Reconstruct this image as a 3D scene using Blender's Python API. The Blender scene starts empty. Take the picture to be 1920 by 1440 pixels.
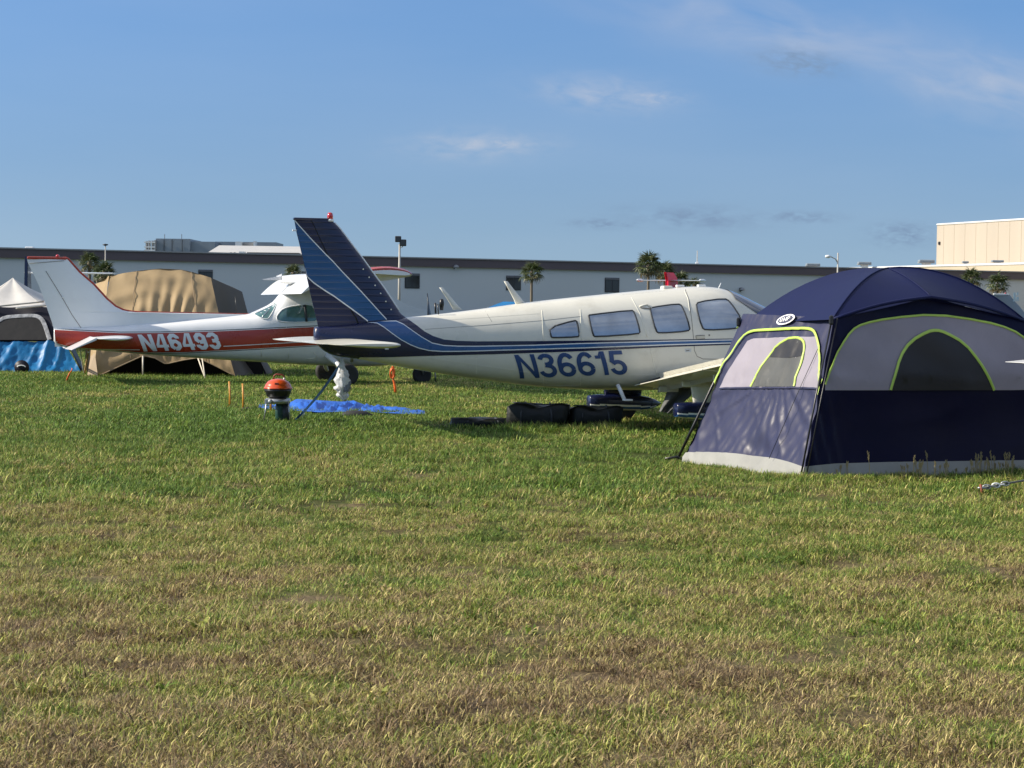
import bpy, bmesh, math, random
import numpy as np
from mathutils import Vector, Matrix, Euler

random.seed(7)
rng = np.random.default_rng(11)
S = bpy.context.scene
COL = S.collection
R = math.radians

# ------------------------------------------------------------------ camera
FPX, CX, CY = 3830.0, 960.0, 720.0        # focal length in photo pixels (1920 wide)
CAM = Vector((0, 0, 1.5))
PITCH, ROLL = math.atan(140 / FPX), 0.012
_f = Vector((0, math.cos(PITCH), -math.sin(PITCH)))
_u0 = Vector((0, math.sin(PITCH), math.cos(PITCH)))
_r0 = Vector((1, 0, 0))
_r = _r0 * math.cos(ROLL) + _u0 * math.sin(ROLL)
_u = -_r0 * math.sin(ROLL) + _u0 * math.cos(ROLL)
cam_d = bpy.data.cameras.new('camera')
cam_d.sensor_width = 36.0
cam_d.lens = 36.0 * FPX / 1920.0
cam_d.clip_start = 0.1
cam_d.clip_end = 6000
cam = bpy.data.objects.new('camera', cam_d)
COL.objects.link(cam)
rot = Matrix((( _r.x, _u.x, -_f.x), (_r.y, _u.y, -_f.y), (_r.z, _u.z, -_f.z)))
cam.matrix_world = Matrix.Translation(CAM) @ rot.to_4x4()
S.camera = cam

# ------------------------------------------------------------------ sky and sun
SUN_EL, SUN_AZ = R(31), R(-93)            # azimuth from +Y towards +X: the sun stands to the left
sun_to = Vector((math.sin(SUN_AZ) * math.cos(SUN_EL), math.cos(SUN_AZ) * math.cos(SUN_EL), math.sin(SUN_EL)))
sd = bpy.data.lights.new('sun', 'SUN')
sd.energy = 4.7
sd.angle = R(0.53)
sd.color = (1.0, 0.90, 0.74)
so = bpy.data.objects.new('sun', sd)
so.rotation_euler = (-sun_to).to_track_quat('-Z', 'Y').to_euler()
so.location = (-30, 0, 30)
COL.objects.link(so)

W = bpy.data.worlds.new('World')
S.world = W
W.use_nodes = True
nt = W.node_tree
nt.nodes.clear()
def wn(t, **k):
    n = nt.nodes.new(t)
    for a, b in k.items():
        setattr(n, a, b)
    return n
def wl(a, b):
    nt.links.new(a, b)
def wmath(op, a, b=None, c=None):
    n = wn('ShaderNodeMath', operation=op)
    for i, v in enumerate((a, b, c)):
        if v is None:
            continue
        if isinstance(v, (int, float)):
            n.inputs[i].default_value = v
        else:
            wl(v, n.inputs[i])
    return n.outputs[0]
w_out = wn('ShaderNodeOutputWorld')
w_bg = wn('ShaderNodeBackground')
w_sky = wn('ShaderNodeTexSky', sky_type='NISHITA')
w_sky.sun_disc = False
w_sky.sun_elevation = SUN_EL
w_sky.sun_rotation = SUN_AZ
w_sky.altitude = 0
w_sky.air_density = 1.0
w_sky.dust_density = 0.6
w_sky.ozone_density = 1.6
w_tc = wn('ShaderNodeTexCoord')
w_sep = wn('ShaderNodeSeparateXYZ')
wl(w_tc.outputs['Generated'], w_sep.inputs[0])
# lift the look-up a little so the haze band at the horizon stays as thin as on the day
w_z = wmath('MULTIPLY_ADD', wmath('MAXIMUM', w_sep.outputs['Z'], 0.0), 0.8, 0.16)
w_comb = wn('ShaderNodeCombineXYZ')
wl(w_sep.outputs['X'], w_comb.inputs[0]); wl(w_sep.outputs['Y'], w_comb.inputs[1]); wl(w_z, w_comb.inputs[2])
w_nrm = wn('ShaderNodeVectorMath', operation='NORMALIZE')
wl(w_comb.outputs[0], w_nrm.inputs[0])
wl(w_nrm.outputs[0], w_sky.inputs['Vector'])
# thin clouds, laid out by compass direction (tangent of azimuth and of height)
w_y = wmath('MAXIMUM', w_sep.outputs['Y'], 0.02)
w_cu = wmath('DIVIDE', w_sep.outputs['X'], w_y)
w_cv = wmath('DIVIDE', w_sep.outputs['Z'], w_y)
def cloud(u0, v0, ru, rv, tilt, nscale, seed, stretch=2.6, soft=1.0):
    du = wmath('SUBTRACT', w_cu, u0); dv = wmath('SUBTRACT', w_cv, v0)
    c, s = math.cos(tilt), math.sin(tilt)
    a = wmath('DIVIDE', wmath('ADD', wmath('MULTIPLY', du, c), wmath('MULTIPLY', dv, s)), ru)
    b = wmath('DIVIDE', wmath('SUBTRACT', wmath('MULTIPLY', dv, c), wmath('MULTIPLY', du, s)), rv)
    d2 = wmath('ADD', wmath('MULTIPLY', a, a), wmath('MULTIPLY', b, b))
    g = wmath('EXPONENT', wmath('MULTIPLY', d2, -1.0))
    cb = wn('ShaderNodeCombineXYZ')
    wl(wmath('ADD', a, seed), cb.inputs[0]); wl(wmath('MULTIPLY', b, stretch * rv / ru), cb.inputs[1]); cb.inputs[2].default_value = seed
    nz = wn('ShaderNodeTexNoise')
    nz.inputs['Scale'].default_value = nscale; nz.inputs['Detail'].default_value = 4; nz.inputs['Roughness'].default_value = 0.5
    nz.inputs['Distortion'].default_value = 0.4
    wl(cb.outputs[0], nz.inputs['Vector'])
    n2 = wmath('MULTIPLY_ADD', nz.outputs['Fac'], 2.6, -0.75)
    n2 = wmath('MAXIMUM', n2, 0.0)
    return wmath('MINIMUM', wmath('MULTIPLY', g, wmath('MULTIPLY', n2, soft)), 1.0)
def uv(px, py):
    return ((px - 960) / FPX, (580 + (px - 960) * 0.012 - py) / FPX)
whites = [(1130, 178, 120, 28, -0.08, 2.0, 3.1), (1200, 186, 70, 14, 0.0, 2.5, 1.3), (890, 274, 120, 24, 0.03, 2.2, 9.4), (950, 270, 50, 12, 0.0, 2.2, 2.4), (1480, 62, 340, 62, -0.18, 1.5, 5.2),
          (1850, 165, 220, 60, -0.25, 1.6, 7.7)]
greys = [(1300, 408, 120, 20, -0.03, 3.0, 2.2), (1490, 120, 70, 22, -0.1, 2.5, 8.8), (1690, 440, 55, 20, 0.0, 2.6, 1.7), (1130, 420, 60, 9, 0.0, 2.6, 3.9), (1500, 408, 60, 10, 0.0, 2.6, 5.9)]
def total(lst, soft):
    acc = None
    for (px, py, rx, ry, t, ns, sd_) in lst:
        u, v = uv(px, py)
        c = cloud(u, v, rx / FPX, ry / FPX, t, ns, sd_, soft=soft)
        acc = c if acc is None else wmath('MAXIMUM', acc, c)
    return acc
# cloud veil: faint low down, added overhead for its fill light
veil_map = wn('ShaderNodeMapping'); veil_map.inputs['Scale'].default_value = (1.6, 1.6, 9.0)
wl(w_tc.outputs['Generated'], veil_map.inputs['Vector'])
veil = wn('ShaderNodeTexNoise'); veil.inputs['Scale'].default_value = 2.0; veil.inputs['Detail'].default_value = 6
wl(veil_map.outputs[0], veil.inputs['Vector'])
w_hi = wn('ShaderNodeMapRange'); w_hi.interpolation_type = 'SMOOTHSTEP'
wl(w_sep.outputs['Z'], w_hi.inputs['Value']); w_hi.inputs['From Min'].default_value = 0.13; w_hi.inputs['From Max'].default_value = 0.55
w_hi.inputs['To Min'].default_value = 0.06; w_hi.inputs['To Max'].default_value = 1.35     # veil thickened overhead, out of view, to raise the fill light
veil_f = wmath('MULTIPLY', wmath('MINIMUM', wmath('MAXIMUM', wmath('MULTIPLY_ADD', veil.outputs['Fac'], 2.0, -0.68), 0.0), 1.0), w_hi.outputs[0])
w_tint = wn('ShaderNodeMixRGB', blend_type='MULTIPLY'); w_tint.inputs['Fac'].default_value = 1.0
wl(w_sky.outputs[0], w_tint.inputs['Color1'])
w_hz = wn('ShaderNodeMapRange'); w_hz.interpolation_type = 'SMOOTHSTEP'; wl(w_sep.outputs['Z'], w_hz.inputs['Value']); w_hz.inputs['From Min'].default_value = -0.01; w_hz.inputs['From Max'].default_value = 0.17
w_hc = wn('ShaderNodeMixRGB'); wl(w_hz.outputs[0], w_hc.inputs['Fac']); w_hc.inputs['Color1'].default_value = (1.12, 1.10, 1.06, 1); w_hc.inputs['Color2'].default_value = (0.84, 1.14, 1.44, 1)   # pale humid air low down, clear blue above
wl(w_hc.outputs[0], w_tint.inputs['Color2'])
CLOUD_W, CLOUD_G = (5.6, 5.7, 6.2, 1), (1.9, 2.8, 4.2, 1)
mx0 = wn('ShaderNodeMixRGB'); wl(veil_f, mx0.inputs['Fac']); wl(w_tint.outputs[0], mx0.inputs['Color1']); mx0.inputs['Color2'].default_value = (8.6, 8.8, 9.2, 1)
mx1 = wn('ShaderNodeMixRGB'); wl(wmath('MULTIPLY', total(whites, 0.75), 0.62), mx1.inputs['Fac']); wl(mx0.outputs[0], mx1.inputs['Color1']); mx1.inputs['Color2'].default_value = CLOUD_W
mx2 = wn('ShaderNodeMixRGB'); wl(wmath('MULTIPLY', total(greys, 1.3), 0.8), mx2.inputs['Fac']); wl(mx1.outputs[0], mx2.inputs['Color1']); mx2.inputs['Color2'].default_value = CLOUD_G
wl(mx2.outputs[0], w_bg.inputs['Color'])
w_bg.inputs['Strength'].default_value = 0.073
wl(w_bg.outputs[0], w_out.inputs['Surface'])

S.view_settings.view_transform = 'Standard'
S.view_settings.look = 'None'
S.view_settings.exposure = 0.6
S.view_settings.gamma = 1.0
S.view_settings.use_curve_mapping = False
S.cycles.max_bounces = 4
S.cycles.diffuse_bounces = 3
S.cycles.glossy_bounces = 2
S.cycles.transparent_max_bounces = 8
S.cycles.use_denoising = True

# ------------------------------------------------------------------ from a direction to a place
def ray(px, py):
    return _f + _r * ((px - CX) / FPX) - _u * ((py - CY) / FPX)
def at(px, py, depth):                    # the point at that depth (metres ahead of the camera)
    d = ray(px, py)
    return CAM + d * (depth / d.y)
def on_ground(px, py, z=0.0):
    d = ray(px, py)
    return CAM + d * ((z - CAM.z) / d.z)
class Frame:                              # a thing parked at o, heading yaw; local x ahead, y left, z up
    def __init__(self, o, yaw):
        self.o = Vector((o[0], o[1], 0)); self.yaw = yaw
        self.f = Vector((math.cos(yaw), math.sin(yaw), 0)); self.l = Vector((-math.sin(yaw), math.cos(yaw), 0))
    def xz(self, px, py, y=0.0):
        d = ray(px, py)
        t = (y - (CAM - self.o).dot(self.l)) / d.dot(self.l)
        p = CAM + d * t - self.o
        return p.dot(self.f), p.z
    def local(self, p):
        q = Vector(p) - self.o
        return Vector((q.dot(self.f), q.dot(self.l), q.z))

# ------------------------------------------------------------------ materials
MATS = {}
def mat(name, col, rough=0.5, metal=0.0, var=0.10, vscale=3.0, bump=0.0, bscale=30.0, spec=0.5, coat=0.0, stretch=(1, 1, 1), dirt=None, trans=0.0, sheen=0.0):
    m = bpy.data.materials.new(name); m.use_nodes = True
    n = m.node_tree.nodes; l = m.node_tree.links
    b = n['Principled BSDF']
    b.inputs['Roughness'].default_value = rough
    b.inputs['Metallic'].default_value = metal
    b.inputs['Specular IOR Level'].default_value = spec
    b.inputs['Coat Weight'].default_value = coat
    if sheen:
        b.inputs['Sheen Weight'].default_value = sheen; b.inputs['Sheen Roughness'].default_value = 0.4
    tc = n.new('ShaderNodeTexCoord')
    mp = n.new('ShaderNodeMapping'); mp.inputs['Scale'].default_value = stretch
    l.new(tc.outputs['Object'], mp.inputs['Vector'])
    nz = n.new('ShaderNodeTexNoise'); nz.inputs['Scale'].default_value = vscale; nz.inputs['Detail'].default_value = 6; nz.inputs['Roughness'].default_value = 0.6
    l.new(mp.outputs[0], nz.inputs['Vector'])
    rm = n.new('ShaderNodeMapRange'); rm.inputs['From Min'].default_value = 0.3; rm.inputs['From Max'].default_value = 0.7
    rm.inputs['To Min'].default_value = 1 - var; rm.inputs['To Max'].default_value = 1 + var
    l.new(nz.outputs['Fac'], rm.inputs['Value'])
    mu = n.new('ShaderNodeVectorMath'); mu.operation = 'SCALE'; mu.inputs[0].default_value = col[:3]
    l.new(rm.outputs[0], mu.inputs['Scale'])
    src = mu.outputs[0]
    if dirt:
        nd = n.new('ShaderNodeTexNoise'); nd.inputs['Scale'].default_value = dirt[1]; nd.inputs['Detail'].default_value = 8; nd.inputs['Roughness'].default_value = 0.7
        l.new(mp.outputs[0], nd.inputs['Vector'])
        rd = n.new('ShaderNodeMapRange'); rd.inputs['From Min'].default_value = 0.52; rd.inputs['From Max'].default_value = 0.75
        rd.inputs['To Max'].default_value = dirt[2]
        l.new(nd.outputs['Fac'], rd.inputs['Value'])
        mx = n.new('ShaderNodeMixRGB'); l.new(rd.outputs[0], mx.inputs['Fac']); l.new(src, mx.inputs['Color1']); mx.inputs['Color2'].default_value = (*dirt[0], 1)
        src = mx.outputs[0]
    l.new(src, b.inputs['Base Color'])
    rr = n.new('ShaderNodeMapRange'); rr.inputs['To Min'].default_value = max(0.02, rough - 0.08); rr.inputs['To Max'].default_value = min(1, rough + 0.08)
    l.new(nz.outputs['Fac'], rr.inputs['Value']); l.new(rr.outputs[0], b.inputs['Roughness'])
    if bump:
        nb = n.new('ShaderNodeTexNoise'); nb.inputs['Scale'].default_value = bscale; nb.inputs['Detail'].default_value = 4
        l.new(mp.outputs[0], nb.inputs['Vector'])
        bp = n.new('ShaderNodeBump'); bp.inputs['Strength'].default_value = bump; bp.inputs['Distance'].default_value = 0.02
        l.new(nb.outputs['Fac'], bp.inputs['Height']); l.new(bp.outputs[0], b.inputs['Normal'])
    if trans:
        tr = n.new('ShaderNodeBsdfTranslucent'); l.new(src, tr.inputs['Color'])
        ms = n.new('ShaderNodeMixShader'); ms.inputs[0].default_value = trans
        l.new(b.outputs[0], ms.inputs[1]); l.new(tr.outputs[0], ms.inputs[2])
        l.new(ms.outputs[0], n['Material Output'].inputs['Surface'])
    MATS[name] = m
    return m
def ribbed(m, freq, strength, axis='Z'):   # pressed stiffening beads across sheet metal
    n = m.node_tree.nodes; l = m.node_tree.links
    b = n['Principled BSDF']
    tc = n.new('ShaderNodeTexCoord')
    wv = n.new('ShaderNodeTexWave'); wv.wave_type = 'BANDS'; wv.bands_direction = axis; wv.wave_profile = 'SIN'
    wv.inputs['Scale'].default_value = freq; wv.inputs['Distortion'].default_value = 0.15
    l.new(tc.outputs['Object'], wv.inputs['Vector'])
    rp = n.new('ShaderNodeMapRange'); rp.inputs['From Min'].default_value = 0.75
    l.new(wv.outputs['Fac'], rp.inputs['Value'])
    bp = n.new('ShaderNodeBump'); bp.inputs['Strength'].default_value = strength; bp.inputs['Distance'].default_value = 0.02
    l.new(rp.outputs[0], bp.inputs['Height']); l.new(bp.outputs[0], b.inputs['Normal'])
    return m

CREAM = mat('cream_paint', (0.66, 0.64, 0.555), 0.30, var=0.05, vscale=1.2, coat=0.25, dirt=((0.30, 0.27, 0.20), 2.2, 0.30))
NAVY = mat('navy_paint', (0.006, 0.010, 0.046), 0.26, var=0.12, vscale=2, coat=0.3)
MIDBLUE = mat('mid_blue_paint', (0.013, 0.082, 0.235), 0.28, var=0.10, vscale=2, coat=0.3)
NAVY_R = ribbed(mat('navy_ribbed_paint', (0.006, 0.010, 0.046), 0.30, var=0.12, vscale=2, coat=0.2), 3.9, 0.35)
MIDBLUE_R = ribbed(mat('mid_blue_ribbed_paint', (0.008, 0.072, 0.20), 0.32, var=0.10, vscale=2, coat=0.2), 3.9, 0.35)
LETTER = mat('letter_blue_paint', (0.022, 0.062, 0.19), 0.4, var=0.12, vscale=4)
PWHITE = mat('white_line_paint', (0.72, 0.74, 0.74), 0.35, var=0.05)
WHITE = mat('white_paint', (0.74, 0.75, 0.76), 0.30, var=0.04, vscale=1.5, coat=0.25, dirt=((0.42, 0.43, 0.42), 2.0, 0.25))
FINWHITE = mat('pale_grey_fin_paint', (0.73, 0.76, 0.78), 0.35, var=0.04, vscale=1.5, coat=0.15, dirt=((0.52, 0.55, 0.57), 1.6, 0.25))
REDP = mat('red_orange_paint', (0.36, 0.035, 0.016), 0.28, var=0.10, vscale=2, coat=0.3)
BLACK = mat('black_paint', (0.012, 0.012, 0.013), 0.35)
RUBBER = mat('black_rubber', (0.018, 0.018, 0.018), 0.75, var=0.2, bump=0.1)
STEEL = mat('bare_steel', (0.42, 0.43, 0.44), 0.38, metal=0.8)
SEAM = mat('panel_gap', (0.16, 0.15, 0.13), 0.7)
SEAL = mat('seam_sealer', (0.72, 0.70, 0.60), 0.5)
GASKET = mat('window_gasket', (0.03, 0.034, 0.04), 0.6)
def glass_mat(name, tint, rough, metal, var, vscale, bump):
    return mat(name, tint, rough, metal=metal, var=var, vscale=vscale, bump=bump, bscale=9, coat=1.0)
PANE = glass_mat('sunshade_behind_glass', (0.36, 0.40, 0.45), 0.20, 0.55, 0.25, 2.2, 0.02)
PANE_T = glass_mat('teal_tinted_glass', (0.07, 0.165, 0.165), 0.08, 0.0, 0.5, 3.0, 0.03)
WSHIELD = glass_mat('dark_windshield', (0.02, 0.035, 0.07), 0.08, 0.0, 0.3, 3.0, 0.02)
ORANGE = mat('orange_enamel', (0.62, 0.075, 0.010), 0.28, var=0.08, coat=0.5)
GREEN_CAN = mat('green_gas_canister', (0.008, 0.045, 0.035), 0.4)
REDLENS = mat('red_beacon_lens', (0.5, 0.01, 0.02), 0.2, coat=1.0)

# ------------------------------------------------------------------ mesh helpers
def link(o, parent=None):
    COL.objects.link(o)
    if parent is not None:
        o.parent = parent
    return o
def mobj(name, verts, faces, material, parent=None, smooth=False, mats=None, fmat=None):
    me = bpy.data.meshes.new(name)
    me.from_pydata([tuple(v) for v in verts], [], faces)
    for m in (mats or [material]):
        me.materials.append(m)
    if fmat is not None:
        me.polygons.foreach_set('material_index', fmat)
    if smooth:
        me.polygons.foreach_set('use_smooth', [True] * len(me.polygons))
    me.update()
    return link(bpy.data.objects.new(name, me), parent)
def bobj(name, bm, material, parent=None, smooth=False, normals=True):
    if normals:
        bmesh.ops.recalc_face_normals(bm, faces=bm.faces)
    me = bpy.data.meshes.new(name); bm.to_mesh(me); bm.free()
    me.materials.append(material)
    if smooth:
        me.polygons.foreach_set('use_smooth', [True] * len(me.polygons))
    return link(bpy.data.objects.new(name, me), parent)
def root(name, loc, yaw, label, category, group=None):
    o = bpy.data.objects.new(name, None); o.empty_display_size = 0.2
    o.location = loc; o.rotation_euler = (0, 0, yaw)
    tag(o, label, category, group)
    return link(o)
def tag(o, label, category, group=None, kind=None):
    if label: o['label'] = label
    if category: o['category'] = category
    if group: o['group'] = group
    if kind: o['kind'] = kind
    return o
def structure(o):
    o['kind'] = 'structure'; return o
def loft(rings, cap=True, closed=True):
    n = len(rings[0]); V = [tuple(p) for r in rings for p in r]; F = []
    for i in range(len(rings) - 1):
        for j in range(n if closed else n - 1):
            k = (j + 1) % n
            F.append((i * n + j, i * n + k, (i + 1) * n + k, (i + 1) * n + j))
    if cap and closed:
        F.append(tuple(range(n - 1, -1, -1))); F.append(tuple((len(rings) - 1) * n + j for j in range(n)))
    return V, F
def tube_geo(path, r, n=6, r2=None):
    P = [Vector(p) for p in path]; rings = []
    up = Vector((0.13, 0.21, 0.97))
    for i, p in enumerate(P):
        t = (P[min(i + 1, len(P) - 1)] - P[max(i - 1, 0)])
        if t.length < 1e-9: t = Vector((0, 0, 1))
        t.normalize()
        a = t.cross(up)
        if a.length < 1e-3: a = t.cross(Vector((1, 0, 0)))
        a.normalize(); b = t.cross(a)
        rr = r if r2 is None else r + (r2 - r) * i / max(1, len(P) - 1)
        rings.append([p + (a * math.cos(2 * math.pi * j / n) + b * math.sin(2 * math.pi * j / n)) * rr for j in range(n)])
    return loft(rings)
def tube(name, path, r, material, parent=None, n=6, r2=None):
    V, F = tube_geo(path, r, n, r2)
    return mobj(name, V, F, material, parent, smooth=True)
def box(name, c, s, material, parent=None, bevel=0.0, rotz=0.0):
    bm = bmesh.new(); bmesh.ops.create_cube(bm, size=1.0)
    for v in bm.verts: v.co = Vector((v.co.x * s[0], v.co.y * s[1], v.co.z * s[2]))
    if bevel: bmesh.ops.bevel(bm, geom=bm.edges[:], offset=bevel, segments=2, affect='EDGES', profile=0.5)
    if rotz: bmesh.ops.rotate(bm, verts=bm.verts, cent=(0, 0, 0), matrix=Matrix.Rotation(rotz, 3, 'Z'))
    bmesh.ops.translate(bm, verts=bm.verts, vec=c)
    return bobj(name, bm, material, parent)
def lathe_geo(profile, n=24, c=(0, 0, 0), axis='Z'):
    rings = []
    for (r, h) in profile:
        ring = []
        for j in range(n):
            a = 2 * math.pi * j / n
            if axis == 'Z': q = (c[0] + r * math.cos(a), c[1] + r * math.sin(a), c[2] + h)
            elif axis == 'Y': q = (c[0] + r * math.cos(a), c[1] + h, c[2] + r * math.sin(a))
            else: q = (c[0] + h, c[1] + r * math.cos(a), c[2] + r * math.sin(a))
            ring.append(q)
        rings.append(ring)
    return loft(rings)
def lathe(name, profile, material, parent=None, n=24, c=(0, 0, 0), axis='Z', smooth=True):
    V, F = lathe_geo(profile, n, c, axis)
    o = mobj(name, V, F, material, parent, smooth=smooth)
    return o
def interp(tbl, x):
    xs = [a for a, _ in tbl]; ys = [b for _, b in tbl]
    return float(np.interp(x, xs, ys))
def smooth_tbl(tbl, lo, hi, n=240, k=7):
    xs = np.linspace(lo, hi, n); t = sorted(tbl)
    ys = np.interp(xs, [a for a, _ in t], [b for _, b in t])
    pad = np.concatenate([2 * ys[0] - ys[k:0:-1], ys, 2 * ys[-1] - ys[-2:-k - 2:-1]])
    w = np.hanning(2 * k + 3)[1:-1]; w /= w.sum()
    ys = np.convolve(pad, w, 'same')[k:-k]
    return xs, ys
def poly_mesh(polys, step, fn, su=None, sv=None):
    """flat polygons (u,v) cut by a grid and carried onto a surface by fn(u,v)"""
    bm = bmesh.new()
    for poly in polys:
        vs = [bm.verts.new((a, b, 0)) for a, b in poly]
        try: bm.faces.new(vs)
        except ValueError: pass
    bmesh.ops.triangulate(bm, faces=bm.faces[:])
    us = [v.co.x for v in bm.verts]; vs_ = [v.co.y for v in bm.verts]
    for k, (lo, hi, st) in enumerate(((min(us), max(us), su or step), (min(vs_), max(vs_), sv or step))):
        i = math.floor(lo / st) + 1
        while i * st < hi:
            nrm = (1, 0, 0) if k == 0 else (0, 1, 0)
            co = (i * st, 0, 0) if k == 0 else (0, i * st, 0)
            bmesh.ops.bisect_plane(bm, geom=bm.verts[:] + bm.edges[:] + bm.faces[:], plane_co=co, plane_no=nrm, dist=1e-6)
            i += 1
    for v in bm.verts: v.co = Vector(fn(v.co.x, v.co.y))
    return bm
def densify(pts, step, closed=True):
    out = []; n = len(pts)
    for i in range(n if closed else n - 1):
        a, b = pts[i], pts[(i + 1) % n]
        k = max(1, int(math.hypot(b[0] - a[0], b[1] - a[1]) / step))
        for j in range(k): out.append((a[0] + (b[0] - a[0]) * j / k, a[1] + (b[1] - a[1]) * j / k))
    if not closed: out.append(pts[-1])
    return out
def rounded(pts, it=2, closed=True):      # Chaikin
    for _ in range(it):
        q = []; n = len(pts)
        if not closed: q.append(pts[0])
        for i in range(n if closed else n - 1):
            a, b = pts[i], pts[(i + 1) % n]
            q.append(tuple(0.75 * x + 0.25 * y for x, y in zip(a, b))); q.append(tuple(0.25 * x + 0.75 * y for x, y in zip(a, b)))
        if not closed: q.append(pts[-1])
        pts = q
    return pts
def wheel(parent, c, r, w, axis='Y', name='wheel'):
    t = [(r * 0.52, -w * .42), (r * 0.72, -w * .5), (r * .9, -w * .42), (r, -w * .18), (r, w * .18), (r * .9, w * .42), (r * .72, w * .5), (r * .52, w * .42)]
    o = lathe(name, t, RUBBER, parent, 28, c, axis)
    hub = [(0.001, -w * .34), (r * .16, -w * .36), (r * .2, -w * .24), (r * .46, -w * .22), (r * .53, -w * .40), (r * .53, w * .40), (r * .46, w * .22), (r * .2, w * .24), (r * .16, w * .36), (0.001, w * .34)]
    lathe('rim', hub, STEEL, o, 24, c, axis)
    return o
def vnoise(x, y, s=1.0, seed=1):
    T = _NT.setdefault(seed, np.random.default_rng(seed).uniform(size=(256, 256))); x, y = np.asarray(x, float) / s, np.asarray(y, float) / s
    i, j = np.floor(x).astype(int), np.floor(y).astype(int); f, g = x - i, y - j; f, g = f * f * (3 - 2 * f), g * g * (3 - 2 * g)
    t = lambda a, b: T[a % 256, b % 256]
    return (t(i, j) * (1 - f) + t(i + 1, j) * f) * (1 - g) + (t(i, j + 1) * (1 - f) + t(i + 1, j + 1) * f) * g
_NT = {}
def crease(x, y, s=1.0, seed=1):          # sharp-crested folds, 0..1
    return float((1 - abs(2 * vnoise(x, y, s, seed) - 1)) ** 2)
# thick-line lettering, glyph box 1 high
def arc(cx, cy, rx, ry, a0, a1, n=14):
    return [(cx + rx * math.cos(R(a0 + (a1 - a0) * i / n)), cy + ry * math.sin(R(a0 + (a1 - a0) * i / n))) for i in range(n + 1)]
def stroke(path, w):
    L, Rr = [], []
    n = len(path)
    for i in range(n):
        a = Vector(path[max(i - 1, 0)]); b = Vector(path[i]); c = Vector(path[min(i + 1, n - 1)])
        d0 = (b - a).normalized() if i > 0 else (c - b).normalized()
        d1 = (c - b).normalized() if i < n - 1 else d0
        m = (d0 + d1)
        if m.length < 1e-4: m = d0
        m.normalize(); nn = Vector((-m.y, m.x)); k = (w / 2) / max(0.45, nn.dot(Vector((-d0.y, d0.x))))
        L.append(b + nn * k); Rr.append(b - nn * k)
    return [[tuple(L[i]), tuple(L[i + 1]), tuple(Rr[i + 1]), tuple(Rr[i])][::-1] for i in range(n - 1)]
def round_glyphs(w=0.165):
    h = w / 2; g = {}
    g['N'] = (0.74, [[(0, 0), (w, 0), (w, 1), (0, 1)], [(.74 - w, 0), (.74, 0), (.74, 1), (.74 - w, 1)], [(w * .9, 1), (0.0, 1), (.74 - w * .9, 0), (.74, 0)][::-1]])
    g['3'] = (0.62, stroke(arc(.30, .735, .215, .185, 172, -90, 16)[:-1] + [(.30, .545), (.24, .545)], w) + stroke([(.24, .545), (.30, .545)] + arc(.30, .29, .245, .21, 90, -172, 16), w))
    g['6'] = (0.64, stroke(arc(.32, .30, .24, .22, 0, 360, 24), w) + stroke(arc(.34, .50, .26, .42, 38, 190, 16) + [(.085, .34)], w))
    g['1'] = (0.40, [[(.20, 0), (.20 + w, 0), (.20 + w, 1), (.20, 1)], [(0, .70), (.20, .70), (.20, .83), (0, .83)], [(.12, .83), (.20, .83), (.20, 1), (.19, 1)]])
    g['5'] = (0.62, stroke([(.56, .92), (.15, .92), (.10, .52)], w) + stroke(arc(.30, .30, .235, .235, 140, -170, 20), w))
    g['U'] = (0.62, stroke([(h, 1), (h, .35)] + arc(.31, .33, .31 - h, .33 - h, 180, 360, 12) + [(.62 - h, 1)], w))
    g['P'] = (0.60, [[(0, 0), (w, 0), (w, 1), (0, 1)]] + stroke([(w, 1 - h), (.32, 1 - h)] + arc(.32, .70, .22, .30 - h, 90, -90, 10) + [(w, .40 + h)], w))
    return g
def block_glyphs(w=0.20):
    h = w / 2; W_ = .62; c = .13; g = {}
    def st(p): return stroke(p, w)
    def ring(x0, y0, x1, y1): return [(x0 + c, y0), (x1 - c, y0), (x1, y0 + c), (x1, y1 - c), (x1 - c, y1), (x0 + c, y1), (x0, y1 - c), (x0, y0 + c), (x0 + c, y0)]
    a, b, t, m = h, W_ - h, 1 - h, .5
    g['N'] = (.74, [[(0, 0), (w, 0), (w, 1), (0, 1)], [(.74 - w, 0), (.74, 0), (.74, 1), (.74 - w, 1)], [(0, 1), (w * 1.05, 1), (.74, 0), (.74 - w * 1.05, 0)][::-1]])
    g['4'] = (.66, [[(.36, 0), (.36 + w, 0), (.36 + w, 1), (.36, 1)], [(0, .20), (.66, .20), (.66, .36), (0, .36)], [(0, .36), (.17, .36), (.40, 1), (.30, 1)]])
    g['6'] = (W_, st(ring(a, h, b, .54)) + st([(a, .4), (a, t - c), (a + c, t), (b - c, t), (b, t - c), (b, .70)]))
    g['9'] = (W_, st(ring(a, .46, b, t)) + st([(b, .6), (b, h + c), (b - c, h), (a + c, h), (a, h + c), (a, .30)]))
    g['3'] = (W_, st([(a, .72), (a, t - c), (a + c, t), (b - c, t), (b, t - c), (b, .60), (b - c * .8, .51), (.24, .51)]) + st([(.24, .51), (b - c * .8, .51), (b, .42), (b, h + c), (b - c, h), (a + c, h), (a, h + c), (a, .28)]))
    return g
def word_polys(text, glyphs, gap=0.10):
    x = 0; out = []
    for ch in text:
        w, ps = glyphs[ch]
        for p in ps: out.append([(x + a, b) for a, b in p])
        x += w + gap
    return out, x - gap
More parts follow.
